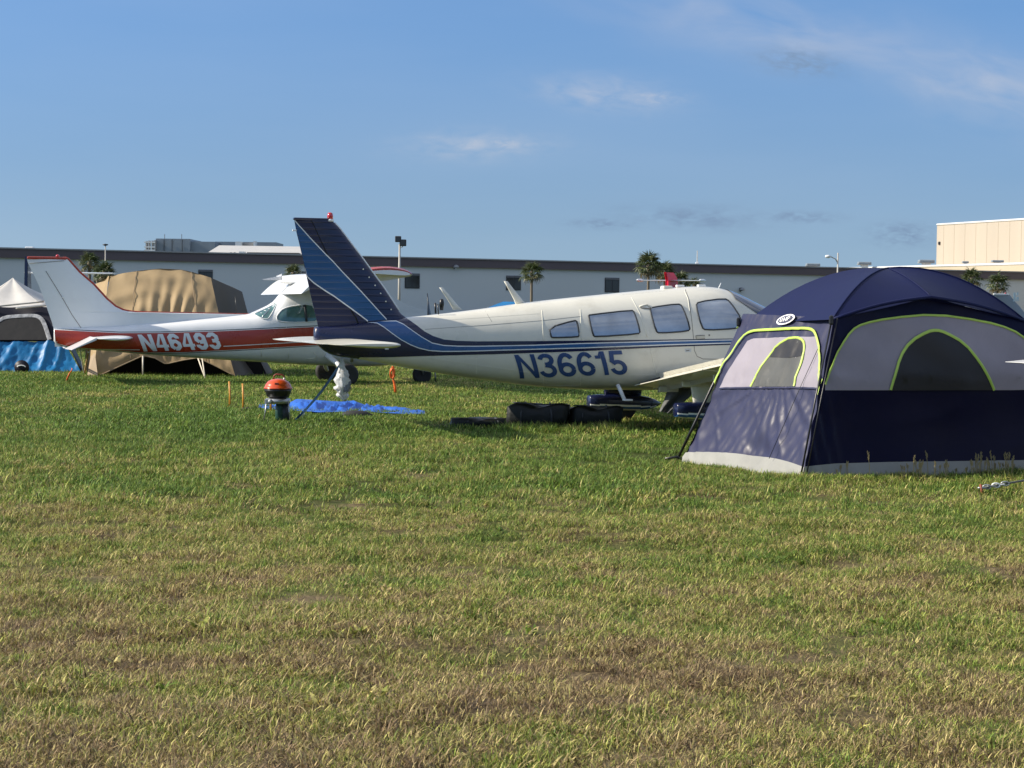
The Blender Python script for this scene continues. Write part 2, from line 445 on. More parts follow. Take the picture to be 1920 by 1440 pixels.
# ------------------------------------------------------------------ aircraft building blocks
class Fuselage:
    def __init__(self, top, bot, half, n_top=2.5, n_bot=2.8, mid=0.5, k=6):
        lo = max(min(a for a, _ in top), min(a for a, _ in bot)); hi = min(max(a for a, _ in top), max(a for a, _ in bot))
        self.lo, self.hi = lo, hi
        self.xs, self.t = smooth_tbl(top, lo, hi, k=k); _, self.b = smooth_tbl(bot, lo, hi, k=4); _, self.w = smooth_tbl(half, lo, hi, k=9)
        self.nt, self.nb, self.mid = n_top, n_bot, mid
    def at(self, x):
        return float(np.interp(x, self.xs, self.t)), float(np.interp(x, self.xs, self.b)), float(np.interp(x, self.xs, self.w))
    def y(self, x, z):
        t, b, w = self.at(x); zc = b + (t - b) * self.mid
        if z >= zc: q, n = (z - zc) / max(1e-4, t - zc), self.nt
        else: q, n = (zc - z) / max(1e-4, zc - b), self.nb
        q = min(q, 0.998)
        return w * (1 - q ** n) ** (1 / n)
    def ring(self, x, m=72):
        t, b, w = self.at(x); zc = b + (t - b) * self.mid; out = []
        for j in range(m):
            a = 2 * math.pi * j / m; c, s = math.cos(a), math.sin(a)
            n = self.nt if s >= 0 else self.nb; h = (t - zc) if s >= 0 else (zc - b)
            out.append((x, w * math.copysign(abs(c) ** (2 / n), c), zc + h * math.copysign(abs(s) ** (2 / n), s)))
        return out
    def build(self, name, mats, parent, x0=None, x1=None, step=0.06, split=None):
        x0 = self.lo if x0 is None else x0; x1 = self.hi if x1 is None else x1
        k = max(2, int((x1 - x0) / step)); X = [x0 + (x1 - x0) * i / k for i in range(k + 1)]
        V, F = loft([self.ring(x) for x in X])
        fm = None
        if split is not None:
            fm = [1 if split(*[sum(V[i][k] for i in f) / len(f) for k in (0, 2)]) else 0 for f in F]
        return mobj(name, V, F, mats[0], parent, smooth=True, mats=mats, fmat=fm)

class Skin:                               # decals and lines carried on a fuselage side
    def __init__(self, fr, fus):
        self.fr, self.fu = fr, fus
    def px(self, p):
        x, z = self.fr.xz(p[0], p[1], -0.4)
        for _ in range(4):
            x, z = self.fr.xz(p[0], p[1], -self.fu.y(x, z))
        t, b, w = self.fu.at(x)
        return x, min(max(z, b + 0.02 * (t - b)), t - 0.02 * (t - b))
    def decal(self, name, polys, off, material, parent, both=True, step=0.07, stag=0.0):
        first = None
        for side in ((-1, 1) if both else (-1,)):
            res = bmesh.new(); me = bpy.data.meshes.new(name)
            for i, poly in enumerate(polys):
                o_ = off + stag * (i % 6)
                b = poly_mesh([poly], step, lambda u, v: (u, side * (self.fu.y(u, v) + o_), v), sv=0.022)
                b.to_mesh(me); b.free(); res.from_mesh(me)
            bpy.data.meshes.remove(me)
            for f in res.faces:
                if f.normal.y * side < 0: f.normal_flip()
            o = bobj(name, res, material, parent, smooth=True, normals=False); first = first or o
            if stag: o['kind'] = 'stuff'
        return first
    def decal_px(self, name, poly, off, material, parent, **k):
        return self.decal(name, [[self.px(p) for p in densify(poly, 8)]], off, material, parent, **k)
    def band_px(self, name, upper, lower, off, material, parent, **k):
        return self.decal_px(name, list(upper) + list(lower)[::-1], off, material, parent, **k)
    def line(self, name, pts, r, material, parent, off=0.0, both=True, closed=False, step=6, rnd=0):
        if rnd: pts = rounded(pts, rnd, closed)
        P = [self.px(p) for p in densify(pts, step, closed)]
        if closed: P.append(P[0])
        first = None
        for side in ((-1, 1) if both else (-1,)):
            v, f = tube_geo([(x, side * (self.fu.y(x, z) + off), z) for x, z in P], r, 5)
            o = mobj(name, v, f, material, parent, smooth=True); first = first or o
        return first
    def dots(self, name, pts, gap, r, material, parent, both=False):
        P = [self.px(p) for p in densify(pts, gap, False)]
        V, F = [], []
        for side in ((-1, 1) if both else (-1,)):
            for x, z in P:
                y = side * (self.fu.y(x, z) + 0.003); k = len(V)
                V += [(x + r * math.cos(a), y, z + r * math.sin(a)) for a in (0, 1.05, 2.09, 3.14, 4.19, 5.24)]; V.append((x, y + side * 0.002, z))
                F += [(k + i, k + (i + 1) % 6, k + 6) for i in range(6)]
        o = mobj(name, V, F, material, parent); o['kind'] = 'stuff'
        return o

def foil(t, n=12, camber=0.02):
    pts = []
    for i in range(n + 1):
        c = 0.5 * (1 - math.cos(math.pi * i / n))
        h = 5 * t * (0.2969 * math.sqrt(c) - 0.126 * c - 0.3516 * c * c + 0.2843 * c ** 3 - 0.1015 * c ** 4)
        cam_ = camber * 4 * c * (1 - c)
        pts.append((c, cam_ + h + (0.0015 if i == n else 0)))
    low = []
    for i in range(n, 0, -1):
        c = 0.5 * (1 - math.cos(math.pi * i / n))
        h = 5 * t * (0.2969 * math.sqrt(c) - 0.126 * c - 0.3516 * c * c + 0.2843 * c ** 3 - 0.1015 * c ** 4)
        low.append((c, camber * 4 * c * (1 - c) - h - (0.0015 if i == n else 0)))
    return pts + low
def wing(name, secs, material, parent, t=0.13, camber=0.02, c0=0.0, c1=1.0):
    """secs: (x_leading, y, z, chord[, t]); c0..c1 the kept part of the chord"""
    rings = []
    for s in secs:
        tt = s[4] if len(s) > 4 else t
        ring = []
        for c, h in foil(tt, 12, camber):
            cc = min(max(c, c0), c1)
            ring.append((s[0] - cc * s[3], s[1], s[2] + h * s[3]))
        rings.append(ring)
    V, F = loft(rings)
    o = mobj(name, V, F, material, parent, smooth=True)
    m = o.modifiers.new('edge', 'EDGE_SPLIT'); m.split_angle = R(40)
    return o
class Fin:                                # upright tail plane; LE and TE given as x over z
    def __init__(self, le, te, thick):
        self.le, self.te, self.th = sorted((z, x) for x, z in le), sorted((z, x) for x, z in te), thick
        self.z0, self.z1 = max(self.le[0][0], self.te[0][0]), min(self.le[-1][0], self.te[-1][0])
    def ends(self, z): return interp(self.le, z), interp(self.te, z)
    def half(self, x, z):
        l, t = self.ends(z); c = min(max((l - x) / max(1e-4, l - t), 0), 1)
        f = 5 * (0.2969 * math.sqrt(c) - 0.126 * c - 0.3516 * c * c + 0.2843 * c ** 3 - 0.1015 * c ** 4)
        th = self.th[0] + (self.th[1] - self.th[0]) * (z - self.z0) / (self.z1 - self.z0)
        return f * th + 0.003
    def build(self, name, material, parent, c0=0.0, c1=1.0, nz=24, zs=None, n=10):
        zs = zs or [self.z0 + (self.z1 - self.z0) * i / nz for i in range(nz + 1)]
        rings = []
        for z in zs:
            l, t = self.ends(z); P = []
            for i in range(n + 1):
                c = 0.5 * (1 - math.cos(math.pi * i / n)); c = min(max(c, c0), c1); P.append(l - c * (l - t))
            rings.append([(x, -self.half(x, z), z) for x in P] + [(x, self.half(x, z), z) for x in P[::-1]])
        V, F = loft(rings)
        o = mobj(name, V, F, material, parent, smooth=True)
        m = o.modifiers.new('edge', 'EDGE_SPLIT'); m.split_angle = R(35)
        return o
    def decal(self, name, poly, off, material, parent, step=0.06):
        for side in (-1, 1):
            b = poly_mesh([poly], step, lambda u, v: (u, side * (self.half(u, v) + off), v))
            for f in b.faces:
                if f.normal.y * side < 0: f.normal_flip()
            o = bobj(name, b, material, parent, smooth=False, normals=False)
        return o
    def clip(self, poly, m=0.004):         # keep a decal inside the outline
        out = []
        for x, z in poly:
            z = min(max(z, self.z0 + 0.002), self.z1 - 0.004); l, t = self.ends(z)
            out.append((min(max(x, t + m), l - m), z))
        return out
def copy_tree(o, swap=None, parent=None):
    c = o.copy()
    if swap and o.type == 'MESH':
        c.data = o.data.copy()
        for i, m in enumerate(c.data.materials):
            if m and m.name in swap: c.data.materials[i] = swap[m.name]
    link(c, None)
    if parent is not None:
        c.parent = parent
    for ch in list(o.children):
        copy_tree(ch, swap, c)
    return c
def propeller(parent, x, z, r=0.95):
    lathe('spinner', [(0.15, -0.02), (0.15, 0.04), (0.13, 0.14), (0.08, 0.24), (0.001, 0.29)], PWHITE, parent, 20, (x, 0, z), 'X')
    for s in (1, -1):
        rings = []
        for i in range(9):
            q = i / 8; rr = 0.12 + (r - 0.12) * q; ch = 0.055 + 0.05 * math.sin(math.pi * min(1, q * 1.1 + .1)); tw = R(55 - 40 * q); a = R(25)
            ring = []
            for k in range(8):
                e = 2 * math.pi * k / 8; u_, v_ = ch * math.cos(e), 0.012 * math.sin(e)
                lx, ly = u_ * math.sin(tw) + v_ * math.cos(tw), u_ * math.cos(tw) - v_ * math.sin(tw)
                rad = Vector((0, math.sin(a), math.cos(a))) * rr * s; tan = Vector((0, math.cos(a), -math.sin(a)))
                p = Vector((x + 0.04 + lx, 0, z)) + rad + tan * ly; ring.append(p)
            rings.append(ring)
        V, F = loft(rings); mobj('propeller_blade', V, F, BLACK, parent, smooth=True)

# ------------------------------------------------------------------ low-wing aeroplane N36615
YAW = R(17.5)
po = at(552, 411, 24.9)
PF = Frame(po, YAW)
piper = root('parked_aeroplane', (po.x, po.y, 0), YAW, 'cream and navy low-wing aeroplane marked N36615 with blue striped tail', 'aeroplane', 'parked light aircraft')
ptop = [PF.xz(*p) for p in [(590, 613), (620, 611), (680, 604), (765, 595), (835, 587.5), (900, 579.5), (992, 566.5), (1060, 559), (1140, 551), (1190, 546), (1237, 541.5), (1285, 537.5), (1323, 537), (1348, 540), (1366, 546), (1440, 583), (1475, 600), (1560, 609), (1630, 622), (1668, 642)]]
pbot = [PF.xz(*p) for p in [(590, 640), (598, 653), (612, 662), (632, 669), (670, 673), (720, 682), (780, 693), (880, 709), (980, 722), (1017, 726), (1090, 730), (1190, 731), (1400, 731), (1560, 727), (1640, 712), (1668, 696)]]
phalf = [(0, .05), (.3, .085), (1.0, .19), (2.0, .34), (3.0, .48), (3.8, .57), (4.5, .62), (5.6, .63), (6.2, .60), (7.0, .52), (7.7, .44), (8.1, .36), (9, .3)]
pfus = Fuselage(ptop, pbot, phalf, 2.35, 2.9, 0.50)
psk = Skin(PF, pfus)
split_x = PF.xz(668, 640)[0]
x_ws0 = PF.xz(1352, 540)[0]
x757 = PF.xz(757, 597)[0]
def navy_here(x, z):
    t, b, w = pfus.at(x)
    return x < split_x or (x < x757 and z > b + .86 * (t - b))
fuse = pfus.build('fuselage', [CREAM, NAVY], piper, split=navy_here)
# tail cone and stripes, painted on
up_navy = [(655, 604.5), (700, 601.5), (757, 597.5), (766, 599), (780, 609), (796, 621.5), (812, 630), (832, 636.5), (857, 639), (895, 640), (1000, 639.5), (1090, 638.6), (1255, 636.8), (1373, 634.8), (1470, 633)]
lo_navy = [(655, 670.5), (730, 669.8), (795, 667.5), (895, 664.8), (930, 664), (1090, 658.5), (1255, 650.5), (1373, 646.5), (1470, 643)]
psk.band_px('navy_stripe', up_navy, lo_navy, 0.004, NAVY, piper)
A_ = [(722, 601.2), (742, 601), (756, 607), (772, 618.5), (790, 631), (810, 642.5), (832, 647), (860, 648.4), (895, 648.5), (1000, 646.6), (1090, 643.4), (1255, 639), (1373, 636.6), (1470, 634.8)]
B_ = [(687, 603.5), (707, 606.3), (720, 614), (735, 625.5), (752, 637.5), (770, 647.2), (786, 653.5), (805, 657.8), (830, 659.5), (860, 659.3), (895, 658.6), (930, 657.4), (1090, 653), (1255, 647), (1373, 643.6), (1470, 641)]
psk.band_px('white_stripe', [(x, y - 0.3) for x, y in A_], [(x, y + 0.3) for x, y in B_], 0.0065, PWHITE, piper)
psk.band_px('mid_blue_stripe', [(x + 0.2, y + 1.6) for x, y in A_], [(x - 0.2, y - 1.7) for x, y in B_], 0.009, MIDBLUE, piper)
# registration
polys, tw_ = word_polys('N36615', round_glyphs(0.165), 0.085)
def nmap(bl, br, tl, tw):
    def f(u, v):
        a = u / tw
        return (bl[0] + (br[0] - bl[0]) * a + (tl[0] - bl[0]) * v, bl[1] + (br[1] - bl[1]) * a + (tl[1] - bl[1]) * v)
    return f
nm = nmap((974.5, 710), (1179, 701.5), (963.5, 665.5), tw_)
psk.decal('registration_lettering', [[psk.px(nm(u, v)) for u, v in p] for p in polys], 0.005, LETTER, piper, both=False, stag=0.0005)
# windows
for k, w_ in enumerate([[(1030, 614), (1077, 600.5), (1082, 603), (1086, 629), (1083, 631.5), (1036, 633), (1033, 631)],
           [(1103, 592), (1105, 590.5), (1184, 581.5), (1189, 585), (1200.5, 622), (1197, 626), (1116, 631.5), (1112, 628)],
           [(1218, 579), (1221, 576.5), (1271, 569.5), (1279, 573.5), (1294, 615), (1290, 621), (1236, 624.5), (1230, 621)],
           [(1304.5, 573), (1309, 566), (1358, 559.5), (1368, 565), (1391, 599), (1386, 612), (1379, 616), (1323, 619), (1316, 614)]]):
    pw = rounded(w_, 1)
    win = psk.decal_px('window', pw, 0.006, PANE, piper)
    psk.line('window_frame', pw, 0.011, GASKET, win, 0.005, closed=True)
    cx_, cy_ = sum(p[0] for p in pw) / len(pw), sum(p[1] for p in pw) / len(pw)
# windshield: glazed front of the cabin roof
wsr = []
for i in range(15):
    x = x_ws0 + 0.02 + (PF.xz(1474, 600)[0] - x_ws0 - 0.02) * i / 14
    t_, b_, w_ = pfus.at(x); zc_ = b_ + (t_ - b_) * .5
    zl = max(zc_ + 0.05, zc_ + (t_ - zc_) * (0.80 - 0.5 * i / 14)); ring = []
    for j in range(17):
        zz = zl + (t_ - zl) * (1 - abs(j - 8) / 8) ** 0.6
        yy = pfus.y(x, zz) + 0.006 if abs(j - 8) > 0.5 else 0.0
        ring.append((x, (-1 if j < 8 else 1) * yy, zz + 0.008))
    wsr.append(ring)
V, F = loft(wsr, cap=False, closed=False); mobj('windshield', V, F, WSHIELD, piper, smooth=True)
# door, seams and rivets
psk.line('door_seam', [(1285, 543), (1292, 563), (1297, 600), (1301, 640), (1302, 657), (1307, 668), (1318, 673), (1372, 674)], 0.0045, SEAM, piper, -0.001)
dh = psk.decal_px('door_handle', [(1305, 630), (1320.5, 629), (1321, 634.5), (1306, 635.5)], 0.012, mat('door_handle_cream', (0.5, 0.48, 0.40), 0.4), piper)
psk.line('handle_recess', [(1304.5, 629.5), (1321, 628.5), (1321.5, 635), (1305.5, 636)], 0.004, SEAM, dh, 0.002, closed=True)
psk.decal_px('door_lock', [(1328, 627), (1331, 627), (1331, 630), (1328, 630)], 0.008, SEAM, piper)
psk.decal_px('small_placard', [(1284, 654), (1296, 653.5), (1296, 660), (1284, 660.5)], 0.003, mat('placard_grey', (0.50, 0.53, 0.54), 0.5), piper, both=False)
psk.decal_px('placard_print', [(1286, 657), (1292.5, 656), (1292.5, 657.6), (1286, 658.6)], 0.0045, SEAM, piper, both=False)
for sm in ([(1016, 582), (1019, 640)], [(1020, 660), (1018, 725)], [(1088, 580), (1090.5, 640)], [(1091, 660), (1088, 728)], [(1184, 558), (1199, 586), (1214, 632)], [(1219, 652), (1228, 690), (1233, 703)], [(1281, 540), (1290, 560), (1294, 590)]):
    psk.line('panel_seam', sm, 0.0045, SEAL, piper, 0.0)
for sm in ([(797, 617.5), (905, 610), (1017, 601), (1090, 593)], [(910, 583), (914, 590), (922, 603)]):
    psk.line('lap_joint', sm, 0.0022, SEAM, piper, 0.0)
for rv in ([(805, 671), (992, 698)], [(893, 672), (893, 700)], [(1018, 723), (1088, 723)], [(1180, 703), (1240, 703)], [(1096, 636), (1212, 630)], [(1160, 551), (1240, 543)], [(1214, 627), (1214, 633)], [(840, 600), (1010, 588)]):
    psk.dots('rivet_row', rv, 2.6, 0.0045, SEAL, piper)
sc = psk.line('air_scoop', [(1199, 575), (1213, 571), (1222, 577.5)], 0.014, CREAM, piper, 0.004)
psk.line('scoop_mouth', [(1201, 577), (1221, 579)], 0.006, SEAM, sc, 0.006)
# fin and rudder
le = [PF.xz(*p) for p in [(768, 630), (768, 599), (754, 592), (742, 574), (720, 540), (700, 513), (680, 485), (657, 455), (636, 427), (629, 420), (622, 416.5)]]
te = [PF.xz(*p) for p in [(598, 620), (595, 606), (583, 556), (572, 505), (562, 460), (556, 436), (551.5, 411)]]
le[-1] = (le[-1][0], te[-1][1])
pfin = Fin(le, te, (0.13, 0.07))
def split_c(z):
    l, t = pfin.ends(z); return 0.57
pfin.build('fin', NAVY_R, piper, 0.0, 0.565)
rud = pfin.build('rudder', NAVY_R, piper, 0.585, 1.0)
core = pfin.build('fin_spar', BLACK, piper, 0.55, 0.60); core.scale = (1, 0.6, 1)
def fpx(p): return PF.xz(p[0], p[1], -0.04)
fA = [(553, 413), (568, 430), (582, 446), (596, 461), (610, 476), (624, 490), (640, 508), (658, 527), (676, 546), (694, 566), (712, 586), (724, 599)]
fB = [(564, 503), (576, 518), (590, 531), (610, 545), (626, 555), (645, 569), (660, 580), (676, 592), (689, 602)]
pA = pfin.clip([fpx(p) for p in fA]); pB = pfin.clip([fpx(p) for p in fB])
pfin.decal('mid_blue_tail_stripe', pfin.clip([fpx(p) for p in densify(fA, 6, False)] + [fpx(p) for p in densify(fB, 6, False)[::-1]] + [fpx(p) for p in densify([(564, 503), (553, 413)], 6, False)]), 0.003, MIDBLUE_R, piper)
for ln in (fA, fB):
    P = pfin.clip([fpx(p) for p in densify(ln, 6, False)])
    up = [(x, z + 0.009) for x, z in P]; lw_ = [(x, z - 0.009) for x, z in P]
    pfin.decal('white_tail_line', pfin.clip(up + lw_[::-1], 0.002), 0.005, PWHITE, piper)
# leading-edge white edging and hinge line
P = [(pfin.ends(z)[0] + 0.004, 0, z) for z in np.linspace(pfin.z0 + 0.26, pfin.z1 - 0.03, 30)]
tube('leading_edge_line', P, 0.011, PWHITE, piper)
for zz in np.linspace(pfin.z0 + .1, pfin.z0 + .75, 8):
    l, t = pfin.ends(zz)
ds, df = [], []
for zz in np.linspace(pfin.z0 + .27, pfin.z0 + .76, 6):
    l, t = pfin.ends(zz); x = l - 0.10; y = -(pfin.half(x, zz) + 0.004); k = len(ds)
    ds += [(x + 0.010 * math.cos(a), y, zz + 0.010 * math.sin(a)) for a in np.linspace(0, 5.24, 6)]; df.append(tuple(range(k, k + 6)))
o = mobj('fin_screw', ds, df, SEAL, piper); o['kind'] = 'stuff'
zt = pfin.z1; l, t = pfin.ends(zt)
box('fin_cap', ((l + t) / 2 - 0.02, 0, zt + 0.006), ((l - t) * 0.96, 0.07, 0.03), NAVY, piper, 0.012)
bx, bz = PF.xz(619, 414)
bc = lathe('beacon', [(0.045, 0.0), (0.045, 0.025), (0.036, 0.03)], PWHITE, piper, 16, (bx, 0, bz - 0.01))
lathe('beacon_lens', [(0.036, 0.0), (0.036, 0.05), (0.028, 0.078), (0.001, 0.086)], REDLENS, bc, 16, (bx, 0, bz + 0.018))
tx, tz = PF.xz(552, 432)
box('rudder_balance', (tx - 0.0, 0, tz), (0.05, 0.03, 0.02), PWHITE, piper, 0.005)
# all-moving tailplane
tex, tez = PF.xz(630, 650, -1.95)
sx0 = tex + 0.77
wing('tailplane', [(sx0 - 0.06, -1.96, tez + 0.02, 0.64, .05), (sx0, -1.9, tez + 0.02, 0.76, .10), (sx0 + 0.02, 0, tez + 0.02, 0.78, .11), (sx0, 1.9, tez + 0.02, 0.76, .10), (sx0 - 0.06, 1.96, tez + 0.02, 0.64, .05)], CREAM, piper, camber=0.0)
wing('trim_tab', [(tex + 0.10, -1.5, tez + 0.018, 0.16, .05), (tex + 0.10, 1.5, tez + 0.018, 0.16, .05)], CREAM, piper, camber=0.0)
lx_, lz_ = psk.px((725, 652)); box('tail_light_lens', (lx_, -(pfus.y(lx_, lz_) + 0.008), lz_), (0.05, 0.012, 0.045), PWHITE, piper, 0.004)
# wings with flaps a little down
rx, rz = PF.xz(1190, 727, -0.58)
wx = rx + 1.58; dh_ = math.tan(R(7)); wz = rz + 0.02
def wz_at(y): return wz + (abs(y) - 0.5) * dh_
for s in (-1, 1):
    wing('wing', [(wx + 0.22, s * 0.30, wz_at(0.3), 1.80), (wx + 0.12, s * 0.9, wz_at(.9), 1.66), (wx, s * 1.3, wz_at(1.3), 1.58), (wx, s * 4.85, wz_at(4.85), 1.58), (wx - 0.05, s * 5.0, wz_at(5.0) + .02, 1.45, .06)], CREAM, piper, t=0.15, c1=0.80)
    wing('flap', [(wx, s * 0.58, wz_at(.58), 1.58), (wx, s * 2.75, wz_at(2.75), 1.58)], CREAM, piper, t=0.15, c0=0.805)
    wing('aileron', [(wx, s * 2.78, wz_at(2.78), 1.58), (wx, s * 4.8, wz_at(4.8), 1.58)], CREAM, piper, t=0.15, c0=0.805)
    for yy in (0.9, 1.65, 2.6):
        box('flap_hinge', (wx - 1.25, s * yy, wz_at(yy) - 0.075), (0.26, 0.035, 0.07), CREAM, piper, 0.012)
tube('wing_walk_edge', [(wx - 1.56 + 0.012 + 0.3 * i / 8, -0.66, wz_at(.66) + 0.012 + i * 0.011) for i in range(9)], 0.010, BLACK, piper)
# boarding step behind the wing
stx, stz = PF.xz(1161, 731, -0.50); st2 = PF.xz(1170, 749, -0.55)
ft = tube('boarding_step', [(stx, -0.44, stz + 0.06), (stx + 0.02, -0.48, stz), (st2[0], -0.56, st2[1])], 0.026, PWHITE, piper, 8)
box('step_tread', (st2[0] + 0.03, -0.60, st2[1] - 0.005), (0.11, 0.09, 0.022), PWHITE, ft, 0.006)
# wheel fairings
def fairing(y, tail_px, parent):
    tx_, tz_ = PF.xz(tail_px[0], tail_px[1], y)
    L = 1.06
    prof = [(0.0, .085, .085), (0.01, .095, .10), (.12, .125, .115), (.30, .145, .125), (.5, .15, .13), (.68, .14, .125), (.82, .11, .10), (.92, .07, .06), (1.0, .008, .01)]
    prof = [(q, w_ * .9, h_ * .85) for q, w_, h_ in prof]
    zc = tz_ - 0.005
    rings = []
    for q, w_, h_ in prof:
        x = tx_ + q * L; zz = zc - 0.03 * q
        rings.append([(x, y + w_ * math.copysign(abs(math.cos(a)) ** .6, math.cos(a)), zz + h_ * math.copysign(abs(math.sin(a)) ** .6, math.sin(a))) for a in [2 * math.pi * k / 64 for k in range(64)]])
    V, F = loft(rings); fm = []
    for f in F:
        zz = sum(V[i][2] - (zc - 0.03 * (V[i][0] - tx_) / L) for i in f) / len(f)
        fm.append(0 if zz > -0.03 else (1 if zz > -0.052 else (2 if zz > -0.082 else 3)))
    o = mobj('wheel_fairing', V, F, NAVY, parent, smooth=True, mats=[NAVY, PWHITE, MIDBLUE, CREAM], fmat=fm)
    rings = []
    for i in range(4):
        q = i / 3; zz = zc + 0.04 + (wz_at(y) - 0.02 - zc - 0.04) * q
        rings.append([(tx_ + 0.50 + (0.26 + .06 * q) * math.cos(a), y + 0.062 * math.sin(a), zz) for a in [2 * math.pi * k / 16 for k in range(16)]])
    V, F = loft(rings); mobj('leg_fairing', V, F, NAVY if y > 0 else CREAM, parent, smooth=True)
    wheel(parent, (tx_ + 0.50, y, 0.20), 0.20, 0.15)
fairing(-1.62, (1266, 768), piper)
fairing(1.62, (1103, 752), piper)
# nose wheel, propeller, exhaust, aerials
nx = PF.xz(1600, 700)[0]
wheel(piper, (nx, 0, 0.20), 0.20, 0.14)
tube('nose_leg', [(nx, 0.09, 0.22), (nx + .01, 0.06, 0.45), (nx + .05, 0, 0.75)], 0.035, STEEL, piper)
t_, b_, w_ = pfus.at(pfus.hi); propeller(piper, pfus.hi, (t_ + b_) / 2 + 0.02)
def blade_aerial(fr, fu, base_px, tip_px, parent, w0=0.17, w1=0.05, material=CREAM, th=0.02):
    b0 = fr.xz(*base_px); t0 = fr.xz(*tip_px); rings = []
    for i in range(5):
        q = i / 4; x = b0[0] + (t0[0] - b0[0]) * q; z = b0[1] - 0.04 + (t0[1] - b0[1] + 0.04) * q; w_ = w0 + (w1 - w0) * q ** .6; tt = th * (1 - .6 * q)
        rings.append([(x + w_ * .5 * math.cos(a), tt * math.sin(a), z) for a in [2 * math.pi * k / 10 for k in range(10)]])
    V, F = loft(rings); return mobj('blade_aerial', V, F, material, parent, smooth=True)
blade_aerial(PF, pfus, (980, 569), (948, 527), piper)
tube('whip_aerial', [(*PF.xz(1346, 541)[:1], 0, PF.xz(1346, 541)[1] - .02), (PF.xz(1352, 531)[0], 0, PF.xz(1352, 531)[1])], 0.007, PWHITE, piper)
vx, vz = PF.xz(1247, 541); box('roof_vent', (vx, -0.05, vz), (0.14, 0.12, 0.07), CREAM, piper, 0.02)
for q in ((1275, 537.5), (1315, 537)):
    vx, vz = PF.xz(*q); box('roof_aerial', (vx, 0, vz + .008), (0.11, 0.06, 0.03), PWHITE, piper, 0.01)
sx_, sz_ = PF.xz(818, 585); tube('short_mast', [(sx_, -0.1, sz_ - .03), (sx_ - 0.01, -0.1, sz_ + 0.10)], 0.008, BLACK, piper)
# ------------------------------------------------------------------ high-wing aeroplane N46493
co = at(51, 488, 38.4)
CYAW = R(15.5)
CF = Frame(co, CYAW)
ces = root('parked_aeroplane', (co.x, co.y, 0), CYAW, 'white and red high-wing aeroplane marked N46493, its flaps lowered', 'aeroplane', 'parked light aircraft')
ctop = [CF.xz(*p) for p in [(101, 617), (160, 614), (215, 612), (270, 608), (330, 603), (390, 597), (445, 591.5), (470, 588), (480, 583.5), (500, 574), (515, 566.5), (520, 556), (528, 547), (540, 543), (560, 541), (620, 540), (648, 543), (672, 566), (690, 586), (720, 592), (770, 597), (806, 604)]]
cbot = [CF.xz(*p) for p in [(101, 640), (108, 648), (140, 654), (200, 658), (265, 664), (370, 671.5), (475, 678), (560, 683), (620, 686), (700, 687), (770, 680), (806, 668)]]
chalf = [(0, .04), (.5, .09), (1.5, .2), (3.0, .36), (4.2, .48), (5.2, .53), (6.2, .52), (7.0, .48), (7.9, .36), (9, .3)]
cfus = Fuselage(ctop, cbot, chalf, 2.7, 2.7, 0.45, k=4)
csk = Skin(CF, cfus)
cfus.build('fuselage', [WHITE], ces)
cup = [(102, 617), (157, 620), (225, 623.3), (300, 623), (400, 620.3), (475, 617.2), (595, 611.5), (680, 607), (780, 605)]
clo = [(104, 645), (140, 652.5), (200, 657), (265, 662.3), (350, 661.5), (420, 658), (475, 655), (595, 648), (680, 642), (780, 636)]
sh = lambda L, d: [(x, y + d) for x, y in L]
csk.band_px('black_pinstripe', sh(cup, -1.4), sh(clo, 1.0), 0.0025, BLACK, ces)
csk.band_px('white_pinstripe', sh(cup, 0.0), sh(clo, -0.2), 0.0045, PWHITE, ces)
csk.band_px('red_band', sh(cup, 1.3), sh(clo, -1.2), 0.0065, REDP, ces)
for ln in ([(172, 655), (262, 656)], [(419, 649.3), (475, 646.4), (595, 639.5)]):
    csk.band_px('white_coachline', sh(ln, -0.7), sh(ln, 0.7), 0.0085, PWHITE, ces)
cp, cw_ = word_polys('N46493', block_glyphs(0.21), 0.075)
cm = nmap((269.5, 659), (417, 654.5), (257.5, 627.5), cw_)
csk.decal('registration_lettering', [[csk.px(cm(u, v)) for u, v in p] for p in cp], 0.0088, FINWHITE, ces, both=False, stag=0.0005)
# glazing
for nm_, w_ in (('rear_window', [(473, 588), (483, 582), (514, 567), (519, 568), (517, 575), (505, 596), (500, 598.5), (490, 597)]),
                ('side_window', [(518, 596), (522, 588), (531, 578.5), (550, 573.5), (584, 570), (590, 580), (594, 600), (590, 603.5), (541, 604.8), (521, 602)]),
                ('side_window', [(600, 571), (640, 569), (652, 598), (648, 601), (603, 603)])):
    pw = rounded(w_, 1)
    gl = csk.decal_px(nm_, pw, 0.006, PANE_T, ces)
    csk.line('window_frame', pw, 0.013, WHITE, gl, 0.002, closed=True)
csk.line('door_post', [(571, 572), (575, 603)], 0.030, GASKET, ces, 0.0)
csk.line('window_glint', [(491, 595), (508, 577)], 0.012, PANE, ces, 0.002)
for sm in ([(490, 656), (490, 668)], [(541, 655), (541, 671)], [(537, 612), (539, 640)]):
    csk.line('panel_seam', sm, 0.007, SEAL, ces, -0.002)
csk.line('door_seam', [(588, 660), (594, 668), (590, 672), (575, 673)], 0.008, SEAL, ces, -0.002)
# windscreen
xr = CF.xz(652, 560)[0]; rr_ = []
for i in range(9):
    x = xr + (CF.xz(692, 588)[0] - xr) * i / 8; t_, b_, w_ = cfus.at(x); zl = b_ + (t_ - b_) * .62
    zl = min(zl, t_ - .04)
    rr_.append([(x, (-1 if j < 6 else 1) * (cfus.y(x, zl + (t_ - zl) * (1 - abs(j - 6) / 6) ** .6) + .006 if j != 6 else 0), zl + (t_ - zl) * (1 - abs(j - 6) / 6) ** .6 + .008) for j in range(13)])
V, F = loft(rr_, cap=False, closed=False); mobj('windscreen', V, F, PANE_T, ces, smooth=True)
